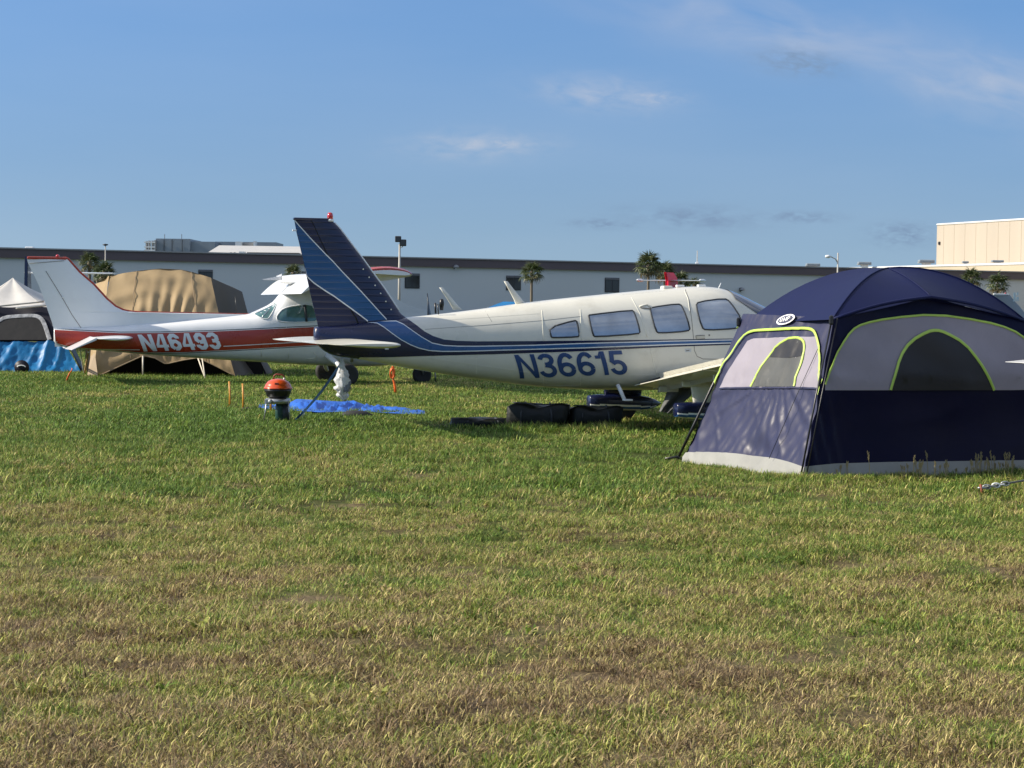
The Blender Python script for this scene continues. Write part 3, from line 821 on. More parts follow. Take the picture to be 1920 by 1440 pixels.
# fin, dorsal fillet, rudder
le = [CF.xz(*p) for p in [(470, 660), (470, 589.5), (445, 592), (420, 591.5), (350, 590.5), (300, 588), (262, 585.5), (245, 584), (232, 581.5), (217, 574.5), (200, 560), (175, 532.5), (150, 511), (127, 485), (121, 481.5)]]
te = [CF.xz(*p) for p in [(103, 650), (101.5, 630), (100, 612), (75, 540), (62, 512), (54, 496), (51, 489), (50.8, 482)]]
# keep the outline single-valued in z
lz = []; zprev = -9
for x, z in le:
    if z > zprev + 0.004: lz.append((x, z)); zprev = z
le = lz; le[-1] = (le[-1][0], te[-1][1])
cfin = Fin(le, te, (0.12, 0.075))
zs = sorted(set(list(np.linspace(cfin.z0, cfin.z1, 20)) + [z for _, z in le if cfin.z0 < z < cfin.z1]))
class _DF(Fin):
    def half(self, x, z):
        l, t = self.ends(z); d = max(0.0, min(1.0, (l - x) / 0.5)); e = max(0.0, min(1.0, (x - t) / 0.9))
        return 0.004 + 0.055 * (d ** .5) * (e ** .8)
cfin.__class__ = _DF
o = cfin.build('fin', FINWHITE, ces, 0.0, 1.0, zs=zs, n=18)
rl = [CF.xz(*p, -.05) for p in [(86, 508), (115, 555), (135, 590), (157, 622)]]
tube('rudder_hinge_line', [(x, -cfin.half(x, z) - 0.0, z) for x, z in rl], 0.006, SEAM, ces)
tube('rudder_hinge_line', [(x, cfin.half(x, z) + 0.0, z) for x, z in rl], 0.006, SEAM, ces)
hx, hz = CF.xz(118, 557, -.05); lathe('hinge_bolt', [(0.001, -.012), (.02, -.01), (.02, .01), (.001, .012)], PWHITE, ces, 10, (hx, -cfin.half(hx, hz) - .004, hz), 'Y')
tube('red_fin_edge', [(x + 0.005, 0, z) for x, z in le if z > CF.xz(445, 590)[1] - 9][1:], 0.022, REDP, ces)
tz_ = cfin.z1; l, t = cfin.ends(tz_ - .01)
box('red_fin_cap', ((l + t) / 2, 0, tz_ - 0.012), (l - t, 0.075, 0.055), REDP, ces, 0.02)
bx, bz = CF.xz(108, 482); lathe('beacon', [(0.035, 0), (0.035, 0.03), (0.025, 0.05), (0.001, 0.055)], REDLENS, ces, 14, (bx, 0, bz - .005))
tube('top_hinge_line', [(CF.xz(54, 494)[0], -.035, CF.xz(54, 494)[1]), (CF.xz(120, 489)[0], -.035, CF.xz(120, 489)[1])], 0.005, SEAM, ces)
# tailplane and drooped elevator
ex, ez = CF.xz(240, 636, -1.7)
wing('tailplane', [(ex - .12, -1.74, ez, .36, .08), (ex - .02, -1.66, ez, .55, .12), (ex + .25, -0.05, ez, .85, .11), (ex + .25, .05, ez, .85, .11), (ex - .02, 1.66, ez, .55, .12), (ex - .12, 1.74, ez, .36, .08)], WHITE, ces, camber=0)
for s in (-1, 1):
    c0 = Vector((ex - .56, s * 1.68, ez)); c1 = Vector((ex - .58, s * 0.12, ez)); dr = Vector((-.44, 0, -.20))
    n_ = Vector((0, 0, .022))
    V = [c0 + n_, c1 + n_, c1 + dr * 1.05, c0 + dr, c0 - n_, c1 - n_, c1 + dr * 1.05 - n_ * .3, c0 + dr - n_ * .3]
    mobj('elevator', V, [(0, 1, 2, 3), (7, 6, 5, 4), (0, 3, 7, 4), (1, 5, 6, 2), (2, 6, 7, 3), (0, 4, 5, 1)], WHITE, ces)
# wing, strut, flaps
wtx, wtz = CF.xz(786, 534, -5.35)           # near wing tip, front
rootx = CF.xz(660, 520)[0] + .24; wz0 = CF.xz(575, 524)[1]
for s in (-1, 1):
    wing('wing', [(rootx, s * 0.02, wz0, 1.62, .12), (rootx, s * 2.6, wz0 + .02, 1.62, .12), (rootx - .12, s * 4.72, wz0 + .04, 1.18, .11)], WHITE, ces, camber=.025, c1=0.74)
    wing('aileron', [(rootx, s * 2.72, wz0 + .02, 1.60, .12), (rootx - .12, s * 4.68, wz0 + .04, 1.18, .11)], WHITE, ces, camber=.025, c0=0.745)
    tipw = wing('wing_tip', [(rootx - .12, s * 4.73, wz0 + .04, 1.18, .11), (rootx - .14, s * 4.92, wz0 + .045, 1.10, .12), (rootx - .20, s * 5.04, wz0 + .05, .9, .09)], WHITE, ces, camber=.03)
    if s < 0: wing('red_tip_band', [(rootx - .115, s * 4.74, wz0 + .052, 1.19, .10), (rootx - .135, s * 4.93, wz0 + .057, 1.11, .11), (rootx - .19, s * 5.03, wz0 + .062, .92, .08)], REDP, tipw, camber=.06)
    # flap, 40 degrees down
    a = R(36); hx0 = rootx - 1.24; hz0 = wz0 + .01; fc = 0.52
    for y0, y1 in ((0.06, 2.5),):
        rings = []
        for yy in (y0, y1):
            ring = []
            for c, h in foil(.16, 8, 0):
                X, Z = -c * fc, h * fc; ring.append((hx0 + X * math.cos(a) + Z * math.sin(a) * -1, s * yy, hz0 + X * math.sin(a) + Z * math.cos(a)))
            rings.append(ring)
        V, F = loft(rings); fo = mobj('flap', V, F, WHITE, ces); fo.modifiers.new('e', 'EDGE_SPLIT').split_angle = R(40)
    sb = CF.xz(660, 676, -.5)
    tube('wing_strut', [(sb[0], s * .48, sb[1]), (rootx - .55, s * 2.75, wz0 - .05)], 0.045, WHITE, ces, 8)
# skylight hump between the wing roots
rings = []
for x, h_, w_ in ((rootx - 1.62, .015, .30), (rootx - 1.3, .07, .44), (rootx - .6, .10, .50), (rootx - .05, .05, .48)):
    rings.append([(x, w_ * math.cos(q), wz0 - .06 + h_ * math.sin(q)) for q in [2 * math.pi * k / 20 for k in range(20)]])
V, F = loft(rings); mobj('cabin_roof', V, F, WHITE, ces, smooth=True)
# undercarriage
gx = CF.xz(651, 706, -1.12)[0]
for s in (-1, 1):
    lg = tube('gear_leg', [(gx - .30, s * .34, .60), (gx - .12, s * .72, .42), (gx, s * 1.02, .24)], 0.06, WHITE, ces, 8, r2=.04)
    wheel(ces, (gx, s * 1.12, .215), .215, .16)
ngx = CF.xz(791, 714, 0)[0]
wheel(ces, (ngx, 0, .19), .19, .14)
for s in (-1, 1):
    tube('nose_fork', [(ngx, s * .09, .19), (ngx - .02, s * .08, .40), (ngx - .05, 0, .46)], .022, STEEL, ces)
tube('nose_strut', [(ngx - .05, 0, .45), (ngx - .12, 0, .80)], .035, STEEL, ces)
t_, b_, w_ = cfus.at(cfus.hi); propeller(ces, cfus.hi, (t_ + b_) / 2 + .03)
tube('wire_aerial', [(CF.xz(444, 593)[0], 0, CF.xz(444, 593)[1]), (CF.xz(441, 575)[0], 0, CF.xz(439, 556)[1])], .008, BLACK, ces)
tube('tail_tie_ring', [(CF.xz(165, 653)[0], -.02, CF.xz(165, 653)[1] + .05), (CF.xz(166, 660)[0], -.02, CF.xz(166, 662)[1])], .02, PWHITE, ces)

# ------------------------------------------------------------------ further aircraft along the rows
SILVER = mat('silver_grey_paint', (0.50, 0.53, 0.56), 0.35, var=0.06, coat=0.2)
GREYP = mat('slate_grey_paint', (0.20, 0.235, 0.27), 0.4, var=0.06)
def strip(rt, names):
    for ch in list(rt.children):
        if ch.name.split('.')[0] in names:
            for g in list(ch.children): bpy.data.objects.remove(g)
            bpy.data.objects.remove(ch)
def place_copy(src, fr, ref_px, depth_ref, local_ref, label, swap, drop, yaw=YAW):
    r_ = copy_tree(src, swap)
    strip(r_, drop)
    p = at(ref_px[0], ref_px[1], depth_ref)
    f = Vector((math.cos(yaw), math.sin(yaw), 0)); l = Vector((-math.sin(yaw), math.cos(yaw), 0))
    b = p - f * local_ref[0] - l * local_ref[1]
    r_.location = (b.x, b.y, 0); r_.rotation_euler = (0, 0, yaw); r_['label'] = label
    return r_
# a white low-wing one whose tailplane tip reaches into the picture at the right edge
nb = place_copy(piper, PF, (1878, 675), 18.7, (tex, 1.95), 'white aeroplane mostly out of frame right, pointed tailplane tip before the navy tent',
                {'navy_paint': WHITE, 'navy_ribbed_paint': WHITE, 'cream_paint': WHITE}, {'navy_stripe', 'white_stripe', 'mid_blue_stripe', 'registration_lettering', 'mid_blue_tail_stripe', 'white_tail_line', 'leading_edge_line', 'small_placard', 'placard_print'})
drop = {'registration_lettering', 'red_band', 'white_pinstripe', 'black_pinstripe', 'white_coachline', 'red_fin_edge', 'red_fin_cap', 'red_tip_band', 'flap', 'window_glint', 'wire_aerial'}
# slate grey one beyond the navy tent
gr = place_copy(ces, CF, (1863, 541), 84.0, (0, 0), 'slate grey aeroplane fin with pale emblem showing beyond the navy tent', {'white_paint': GREYP, 'pale_grey_fin_paint': GREYP, 'red_orange_paint': PWHITE}, drop - {'red_fin_cap'})
GR = Frame(gr.location, YAW)
def fin_mark(poly):
    P = [GR.xz(x, y, -0.07) for x, y in poly]
    V = [(x, -0.072, z) for x, z in P] + [(x, -0.066, z) for x, z in P]; n = len(P)
    return mobj('fin_emblem', V, [tuple(range(n)), tuple(range(2 * n - 1, n - 1, -1))] + [(i, (i + 1) % n, n + (i + 1) % n, n + i) for i in range(n)], EMB, gr)
EMB = mat('pale_blue_emblem', (0.42, 0.55, 0.60), 0.5)
for pl in ([(1900, 549), (1904, 548), (1904.5, 562), (1900.5, 563)], [(1906, 548.5), (1910, 548), (1909, 553.5), (1906, 554)], [(1905.5, 557), (1910, 556), (1910.5, 562), (1906, 562.5)], [(1899, 563.5), (1911, 562.8), (1911, 564.6), (1899, 565.2)]):
    fin_mark(pl)

def far_plane(label, o, yaw, fin_poly, fin_mat, stab, body_mat, tip=None):
    """tail-first view of an aircraft far down the row: fin, tailplane, fuselage, low wing, wheels"""
    r_ = root('parked_aeroplane', (o.x, o.y, 0), yaw, label, 'aeroplane', 'parked light aircraft')
    th = .05
    V = [(x, -th, z) for x, z in fin_poly] + [(x, th, z) for x, z in fin_poly]; n = len(fin_poly)
    bm = bmesh.new(); vs = [bm.verts.new(v) for v in V]
    bm.faces.new(vs[:n]); bm.faces.new(vs[n:][::-1])
    for i in range(n): bm.faces.new((vs[i], vs[n + i], vs[n + (i + 1) % n], vs[(i + 1) % n]))
    bmesh.ops.bevel(bm, geom=bm.edges[:], offset=.02, segments=2, affect='EDGES')
    bobj('fin', bm, fin_mat, r_)
    z_, x_, half_, ch_ = stab
    wing('tailplane', [(x_, -half_, z_, ch_ * .7), (x_ + .15, 0, z_, ch_), (x_, half_, z_, ch_ * .7)], body_mat, r_, t=.09, camber=0)
    if tip:
        for s in (-1, 1): lathe('tailplane_tip', [(.001, -.32), (.05, -.2), (.06, .1), (.03, .25), (.001, .32)], PWHITE, r_, 12, (x_ - .25, s * half_, z_), 'X')
    fu = Fuselage([(0, .95), (3, 1.25), (4.5, 1.45), (5.4, 1.5), (6.1, 1.2), (8, 1.0)], [(0, .70), (3, .5), (5, .42), (7, .5), (8, .7)], [(0, .08), (3, .4), (5, .55), (6.5, .5), (8, .3)])
    fu.build('fuselage', [body_mat], r_, step=.2)
    wing('wing', [(5.3, -4.6, 1.0, 1.3), (5.4, 0, .62, 1.6), (5.3, 4.6, 1.0, 1.3)], body_mat, r_, t=.14)
    for p in ((4.6, -1.5), (4.6, 1.5), (7.2, 0)):
        wheel(r_, (p[0], p[1], .2), .2, .14); tube('gear_leg', [(p[0], p[1], .2), (p[0], p[1], .75)], .04, STEEL, r_)
    return r_
fo = at(1256, 540, 72); fr_ = Frame(fo, R(62))
zt_ = fo.z + (540 - 511) / FPX * 72; zm = fo.z + (540 - 526) / FPX * 72
far_plane('aeroplane with crimson fin and thin white-tipped tailplane beyond the cream cabin roof', fo, R(62),
          [(-.15, .9), (1.05, .9), (.85, 1.25), (.55, zm + .1), (.25, zt_), (-.45, zt_), (-.25, zm)], mat('crimson_paint', (0.80, 0.018, 0.06), .35), (zm, .35, 1.2, .6), SILVER, True)
fo = at(50, 560, 62)
zt_ = fo.z + (560 - 481) / FPX * 62
far_plane('aeroplane with narrow navy fin seen edge-on above the grey canopy', fo, R(96),
          [(-.2, .9), (1.2, .9), (.8, 1.6), (.45, zt_), (-.1, zt_), (-.25, 1.6)], NAVY, (.95, .6, 1.5, .7), WHITE)
fo = at(125, 560, 66)
zm = fo.z + (560 - 511.5) / FPX * 66
far_plane('white aeroplane whose thin tailplane shows either side of the red-edged fin', fo, R(88),
          [(-.2, .9), (1.2, .9), (.8, 1.6), (.45, zm + .12), (-.1, zm + .12), (-.25, 1.6)], WHITE, (zm, .6, 1.44, .7), WHITE)
fo = at(632, 560, 55)
gb = far_plane('pale grey aeroplane behind the blue striped tail, only its back and aerial showing', fo, YAW,
          [(-.1, .9), (2.7, 1.0), (2.6, 1.40), (2.0, 1.56), (1.65, 1.72), (1.3, 2.0), (.9, 2.35), (.3, 2.35), (.1, 1.6)], SILVER, (1.0, .6, 1.5, .7), SILVER)
GF = Frame(gb.location, YAW)
blade_aerial(GF, None, (858, 578), (827, 539), gb, .26, .10, CREAM, .03)
tube('short_mast', [(GF.xz(817, 588)[0], 0, GF.xz(817, 588)[1]), (GF.xz(816, 568)[0], 0, GF.xz(816, 568)[1])], .03, BLACK, gb)
lathe('roof_fitting', [(.05, -.1), (.07, .1), (.05, .2), (.001, .22)], BLACK, gb, 12, (GF.xz(828, 573)[0], 0, GF.xz(828, 575)[1]))
# ------------------------------------------------------------------ cloth
def cloth(name, col, var=.10, rough=.55, spec=.3, bump=.35, bscale=5, stretch=(1, 1, 1), trans=0.0, sheen=0.0, vscale=2.0):
    return mat(name, col, rough, var=var, vscale=vscale, bump=bump, bscale=bscale, spec=spec, stretch=stretch, trans=trans, sheen=sheen)
T_ROOF = cloth('navy_roof_cloth', (0.008, 0.012, 0.056), rough=.5, spec=.16, bump=.12, bscale=3, trans=.08)
T_NAVYW_LIT = cloth('sunlit_navy_wall_cloth', (0.034, 0.036, 0.078), rough=.40, spec=.28, bump=.25, bscale=4, stretch=(1, 1, .5), trans=.10)  # navy wall cloth of the sunlit face; sun sheen put into a lighter colour
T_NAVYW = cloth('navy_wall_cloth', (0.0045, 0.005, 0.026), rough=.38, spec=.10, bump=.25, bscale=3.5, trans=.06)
T_LAV = cloth('pale_lavender_cloth', (0.30, 0.275, 0.325), rough=.55, bump=.12, bscale=4, trans=.12)
T_MESH = cloth('grey_mesh_screen', (0.075, 0.077, 0.075), rough=.5, bump=.3, bscale=6, var=.25)
T_MESHD = cloth('dark_mesh_screen', (0.018, 0.018, 0.022), rough=.5, bump=.1, var=.15)
T_SKIRT = cloth('pale_grey_skirt_cloth', (0.28, 0.28, 0.262), rough=.5, bump=.25, bscale=6, trans=.08)
T_NEON = mat('neon_yellow_green_piping', (0.40, 0.56, 0.09), .5, var=.08, sheen=.2)
T_POLE = mat('black_pole', (0.012, 0.012, 0.014), .35)
class Face:
    """a tent wall: plane through o with axes u (along) and v (up), n outwards"""
    def __init__(self, o, u_end, top, out, disp=None):
        self.o = Vector(o); self.u = (Vector(u_end) - self.o); self.u.normalize()
        t = Vector(top) - self.o; self.v = t - self.u * t.dot(self.u); self.v.normalize()
        self.n = self.u.cross(self.v)
        if self.n.dot(Vector(out)) < 0: self.n = -self.n
        self.disp = disp or (lambda s, t: 0.0)
    def px(self, p):
        d = ray(*p); k = (self.o - CAM).dot(self.n) / d.dot(self.n); q = CAM + d * k - self.o
        return q.dot(self.u), q.dot(self.v)
    def st(self, P):
        q = Vector(P) - self.o; return q.dot(self.u), q.dot(self.v)
    def p3(self, s, t, off=0.0):
        return self.o + self.u * s + self.v * t + self.n * (off + self.disp(s, t))
    def sheet(self, name, poly_st, off, material, parent, step=.05, loc=None):
        L = loc or Vector((0, 0, 0))
        bm = poly_mesh([poly_st], step, lambda s, t: self.p3(s, t, off) - L)
        for f in bm.faces:
            if f.normal.dot(self.n) < 0: f.normal_flip()
        return bobj(name, bm, material, parent, smooth=True, normals=False)
    def sheet_px(self, name, poly, off, material, parent, **k):
        return self.sheet(name, [self.px(p) for p in densify(poly, 14)], off, material, parent, **k)
    def trim(self, name, pts, w, off, material, parent, loc, rnd=1, closed=False, thick=.010):
        P = [self.px(p) for p in densify(rounded(pts, rnd, closed), 5, closed)]
        if closed: P.append(P[0])
        rings = []
        for i, p in enumerate(P):
            a = Vector(P[max(i - 1, 0)]); b = Vector(P[min(i + 1, len(P) - 1)]); t = (b - a)
            t = t.normalized() if t.length > 1e-6 else Vector((1, 0)); nn = Vector((-t.y, t.x)) * w / 2
            A, B = Vector(p) + nn, Vector(p) - nn
            rings.append([self.p3(A.x, A.y, off) - loc, self.p3(p[0], p[1], off + thick) - loc, self.p3(B.x, B.y, off) - loc])
        V, F = loft(rings, cap=False, closed=False)
        return mobj(name, V, F, material, parent, smooth=True)

# ------------------------------------------------------------------ navy and lavender cabin tent
C0 = on_ground(1503, 899); C1 = on_ground(1279, 866)
un = (C1 - C0); un.z = 0; ulen = un.length; un.normalize(); vn = Vector((-un.y, un.x, 0))
if vn.x < 0: vn = -vn
VLEN = 3.05
C2 = C0 + vn * VLEN; C3 = C1 + vn * VLEN
TL = Vector((C0.x, C0.y, 0))
tent = root('camping_tent', TL, 0, 'navy and lavender cabin tent with neon piping, white oval badge on its roof', 'tent', 'camping tents')
S0 = at(1561, 599, C0.y + .37); S1 = at(1402, 602, C1.y + .03)
hz_ = (S0.z + S1.z) / 2
S2 = S0 + vn * (VLEN - 2 * .42); S3 = S1 + vn * (VLEN - 2 * .45)
APEX = at(1665, 503, C0.y + 1.47)
MF = at(1746, 557, C0.y + .70)
def folds_left(s, t):
    fx, fy = ulen * .42, .95          # folds fan out below the window
    d = 0.0
    if t < .98:
        a = math.atan2(s - fx + .35 * (t - fy), fy - t + .05)
        k = min(1, max(0, (fy - t) / .25)) * max(0, 1 - (fy - t) / 1.05)
        d += .008 * k * math.sin(a * 26 + 1.5 * math.sin(t * 7)) + .004 * k * math.sin(a * 47 + 2)
        d += -.03 * math.sin(math.pi * min(1, max(0, t / .95)))
        r2 = ((s - fx * .95) / .26) ** 2 + ((t - .22) / .12) ** 2
        d += -.045 * math.exp(-r2) + .03 * math.exp(-(((s - fx * .72) / .16) ** 2 + ((t - .30) / .10) ** 2))
    else:
        d += .008 * math.sin(3.1 * s + 2 * t) + .004 * math.sin(9 * s - 5 * t)
    a_ = s * .55 + t * .84
    d += .019 * (crease(s * 1.0 - t * .75, a_ * .20, .13, 31) - .4) * min(1, max(.15, 1 - t / 1.05)) + .010 * (crease(s + t * .3, t * .3, .07, 32) - .4)
    return d
def folds_right(s, t):
    d = .012 * math.sin(2.0 * s + 1.0) * math.sin(1.6 * t + .4) + .004 * math.sin(6 * s + 3 * t)
    if t < .92: d += -.05 * math.sin(math.pi * max(0, t) / .92) * min(1, s / .5)
    k = max(0, 1 - s / .55)
    d += .018 * k * math.sin((s + .18 * t) * 46)
    if t > .9: d += .006 * math.sin(14 * (s * .4 + t))
    d += .016 * (crease(s * .5 + t * .4, t - s * .2, .5, 33) - .4) + .035 * max(0, 1 - s / .7) * (crease(s - .25 * t, t * .25, .10, 34) - .4)
    return d
FL = Face(C0, C1, (S0 + S1) / 2, (-1, -.4, 0), folds_left)
FR = Face(C0, C2, S0, (.4, -1, 0), folds_right)
def both(face, P): return face.st(P)
# left wall
wl_ = FL.sheet('left_wall', [FL.st(C0), FL.st(C1), FL.st(S1 + Vector((0, 0, .05))), FL.st(S0 + Vector((0, 0, .05)))], -.004, T_NAVYW_LIT, tent, .024, TL)
FL.sheet_px('left_window_wall', rounded([(1346, 727), (1382, 671), (1404, 640), (1416, 636), (1452, 633), (1531, 630.5), (1536.5, 660), (1537, 727), (1500, 726), (1449, 727.5)], 0), .006, T_LAV, tent, loc=TL)
dwin = [(1408, 725), (1424, 696), (1442, 668), (1459.6, 646.5), (1477, 636), (1495, 632.5), (1507, 638), (1510, 653), (1504, 678), (1495.7, 703), (1489.7, 725)]
mw = FL.sheet_px('mesh_window', dwin, .011, T_MESH, tent, loc=TL)
FL.sheet_px('window_opening', [(1442, 670), (1459, 649), (1477, 638.5), (1494, 635.5), (1504, 640), (1506.5, 653), (1504, 668), (1480, 671.5)], .014, T_MESHD, mw, loc=TL)
FL.trim('window_piping', dwin, .025, .014, T_NEON, mw, TL)
FL.trim('arch_piping', [(1331, 731.5), (1353, 692.5), (1382, 650), (1396, 632), (1410, 623), (1438, 619), (1480, 617), (1513, 615.6), (1524, 618), (1532, 629), (1537.5, 657), (1539, 692.5), (1535, 741)], .027, .016, T_NEON, tent, TL)
FL.trim('arch_piping', [(1535, 741), (1541, 726), (1546, 712)], .030, .020, T_NEON, tent, TL, rnd=0)
FL.sheet_px('left_skirt', [(1277, 868), (1285, 848), (1330, 847), (1382, 850), (1420, 853), (1452.5, 859), (1480, 866), (1506, 875), (1503, 900), (1390, 884)], .007, T_SKIRT, tent, loc=TL)
FL.trim('wall_seam', [(1347, 728), (1400, 727), (1449, 727), (1500, 727), (1536, 729)], .018, .010, T_NAVYW_LIT, tent, TL, rnd=0, thick=.004)
# right wall
b0, b2, s0, s2, mf = FR.st(C0), FR.st(C2), FR.st(S0), FR.st(S2), FR.st(MF)
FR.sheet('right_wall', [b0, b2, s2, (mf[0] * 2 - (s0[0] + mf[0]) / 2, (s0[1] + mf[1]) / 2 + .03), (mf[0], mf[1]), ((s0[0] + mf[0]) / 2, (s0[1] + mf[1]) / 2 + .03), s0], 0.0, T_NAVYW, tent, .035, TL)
archR = [(1544.6, 722), (1555, 689), (1573, 650), (1594, 620), (1615.5, 607.5), (1665, 597), (1750, 589), (1842, 602), (1895, 618), (1922, 637), (1950, 672), (1975, 730)]
FR.sheet_px('right_window_wall', archR + [(1900, 731), (1700, 731.5), (1545, 732)], .006, T_LAV, tent, loc=TL)
winR = [(1670, 731.5), (1675.6, 706.7), (1686, 671), (1707.5, 639), (1736, 622), (1753.5, 619), (1771, 623.4), (1807, 643), (1835, 678), (1853, 707), (1866, 731.5)]
mwr = FR.sheet_px('mesh_window', winR, .012, T_MESHD, tent, loc=TL)
FR.trim('window_piping', winR, .030, .016, T_NEON, mwr, TL)
FR.trim('arch_piping', archR, .021, .014, T_NEON, tent, TL)
FR.sheet_px('right_skirt', [(1506, 875), (1566, 869), (1665, 866), (1920, 862.5), (1985, 861.5), (1985, 886), (1920, 890), (1665, 896), (1503, 900)], .007, T_SKIRT, tent, loc=TL)
# far walls
for a, b, c, d in ((C1, C3, S3, S1), (C2, C3, S3, S2)):
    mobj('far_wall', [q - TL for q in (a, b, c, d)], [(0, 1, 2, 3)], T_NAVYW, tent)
# roof: cloth stretched between arched poles
def arch(a, b, lift, n=12):
    return [a.lerp(b, i / n) + Vector((0, 0, lift * 4 * (i / n) * (1 - i / n))) for i in range(n + 1)]
def roof_panel(name, A, B, bulge, out):
    V, F = [], []; n = len(A); m = 10
    for i in range(n):
        for j in range(m + 1):
            q = j / m; p = A[i].lerp(B[i], q)
            sag = bulge * 4 * q * (1 - q) * math.sin(math.pi * min(1, (i / (n - 1)) * 1.0 + .12))
            V.append(p + Vector(out) * sag - TL)
    for i in range(n - 1):
        for j in range(m): F.append((i * (m + 1) + j, i * (m + 1) + j + 1, (i + 1) * (m + 1) + j + 1, (i + 1) * (m + 1) + j))
    return mobj(name, V, F, T_ROOF, tent, smooth=True)
lift = .13
a0, a1, a2, a3 = (arch(x, APEX, l_) for x, l_ in ((S0, .10), (S1, .16), (S2, .16), (S3, .12)))
am = arch(MF, APEX, .03)
am3 = arch((S3 + S2) / 2 + Vector((0, 0, .2)), APEX, .05); amb = arch((S3 + S1) / 2 + Vector((0, 0, .22)), APEX, .05)
roof_panel('roof_panel', a0, a1, -.02, (0, 0, 1))
roof_panel('roof_panel', a0, am, -.012, (0, 0, 1))
roof_panel('roof_panel', am, a2, -.012, (0, 0, 1))
roof_panel('roof_panel', a2, am3, -.01, (0, 0, 1)); roof_panel('roof_panel', am3, a3, -.01, (0, 0, 1))
roof_panel('roof_panel', a3, amb, -.01, (0, 0, 1)); roof_panel('roof_panel', amb, a1, -.01, (0, 0, 1))
for A in (a0, a2, am):
    tube('roof_seam', [p + Vector((0, 0, .004)) - TL for p in A], .007, T_ROOF, tent)
e1 = [S0.lerp(MF, i / 8) + Vector((0, 0, .035 * math.sin(math.pi * i / 8))) for i in range(9)]; e2 = [MF.lerp(S2, i / 8) + Vector((0, 0, .035 * math.sin(math.pi * i / 8))) for i in range(9)]
tube('eave_pole_sleeve', [p - TL for p in e1 + e2[1:]], .016, T_ROOF, tent, 8)
# poles
out0 = (FL.n + FR.n) * .04
cp_ = [C0 + out0, C0.lerp(S0, .5) + out0 * 1.2, S0 + out0 * .5]
tube('corner_pole', [p - TL for p in cp_], .009, T_POLE, tent, 8)
tube('corner_pole', [p - TL + FR.n * .03 + vn * .04 for p in cp_], .006, T_POLE, tent, 8)
tube('corner_pole', [on_ground(1269, 864) - TL, at(1302, 795, C1.y) - TL, at(1332, 731, C1.y + .02) - TL, S1 + FL.n * .04 - TL], .014, T_POLE, tent, 8)
for a, b in ((C2, S2), (C3, S3)): tube('corner_pole', [a - TL, b - TL], .013, T_POLE, tent, 8)
for S_, d in ((S0, (FL.n + FR.n) * .05), (S1, FL.n * .06 - vn * .05)):
    q = S_ + d - TL
    box('corner_hub', q + Vector((0, 0, -.03)), (.04, .04, .09), T_POLE, tent, .015)
hp = [at(1391, 604, C1.y + .02), at(1380, 615, C1.y), at(1388, 617, C1.y)]
mobj('neon_tab', [q - TL for q in hp] + [q - TL + Vector((0, .012, 0)) for q in hp], [(0, 1, 2), (5, 4, 3), (0, 3, 4, 1), (1, 4, 5, 2), (2, 5, 3, 0)], T_NEON, tent)
tube('guy_line', [FL.p3(*FL.px((1535, 655)), .02) - TL, FL.p3(*FL.px((1505, 726)), .03) - TL, FL.p3(*FL.px((1447, 862)), .05) - TL], .003, T_POLE, tent, 5)
pr = on_ground(1262, 866)
tube('ground_peg', [pr - TL + Vector((-.08, 0, .03)), pr - TL + Vector((.04, .02, .05)), pr - TL + Vector((.10, .02, .02))], .014, T_POLE, tent)
# badge: white oval, dark oval, white oval with the letters
BADGE_D = mat('badge_dark', (0.03, 0.035, 0.08), .5); BADGE_W = mat('badge_white', (0.80, 0.80, 0.80), .5, var=.03)
FB = Face(C0, C1, (S0 + S1) / 2, (-1, -.4, 0))
bu, bv = FB.px((1477.5, 601))
def ell(rx, ry, rot=.16, n=28): return [(bu + rx * math.cos(a) * math.cos(rot) + ry * math.sin(a) * math.sin(rot), bv - rx * math.cos(a) * math.sin(rot) + ry * math.sin(a) * math.cos(rot)) for a in [2 * math.pi * k / n for k in range(n)]]
sx_b = 1.0
bdg = FB.sheet('badge', ell(.150, .050), .030, BADGE_W, tent, .2, TL)
FB.sheet('badge_ring', ell(.122, .037), .034, BADGE_D, bdg, .2, TL)
bp_, bw_ = word_polys('UNP', round_glyphs(.17), .16)
for k, p in enumerate(bp_):
    q = []
    for a, b in p:
        x, y = (a / bw_ - .5) * .165, (b - .5) * .042
        q.append((bu - x * math.cos(.16) , bv + x * math.sin(.16) + y))
    FB.sheet('badge_letter', q, .037 + .0006 * (k % 5), BADGE_W, bdg, .3, TL)

# ------------------------------------------------------------------ generic faceted tents further off
def quad_sheet(name, P, material, parent, L, disp=None, n=18, m=14, smooth=True):
    """P: bottom-left, bottom-right, top-right, top-left"""
    a, b, c, d = [Vector(p) for p in P]; nn = (b - a).cross(d - a); nn.normalize()
    if nn.dot(CAM - a) < 0: nn = -nn
    V, F = [], []
    for i in range(m + 1):
        for j in range(n + 1):
            u, v = j / n, i / m
            p = a.lerp(b, u).lerp(d.lerp(c, u), v)
            V.append(p + nn * (disp(u, v) if disp else 0) - L)
    for i in range(m):
        for j in range(n): F.append((i * (n + 1) + j, i * (n + 1) + j + 1, (i + 1) * (n + 1) + j + 1, (i + 1) * (n + 1) + j))
    return mobj(name, V, F, material, parent, smooth=smooth)
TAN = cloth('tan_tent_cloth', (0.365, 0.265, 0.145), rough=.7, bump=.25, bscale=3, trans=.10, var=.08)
TAN_D = cloth('tan_canvas_border', (0.30, 0.225, 0.145), rough=.7, bump=.3, bscale=4)
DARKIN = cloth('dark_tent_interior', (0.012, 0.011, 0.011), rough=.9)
TAN_SHADE = cloth('shaded_tan_cloth', (0.10, 0.085, 0.068), rough=.7, bump=.3, bscale=3)  # tan cloth darkened: shade of the right side put into its colour
D0, D1, D2 = 42.6, 43.2, 46.0
TTL = at(300, 706, D0); TTL.z = 0
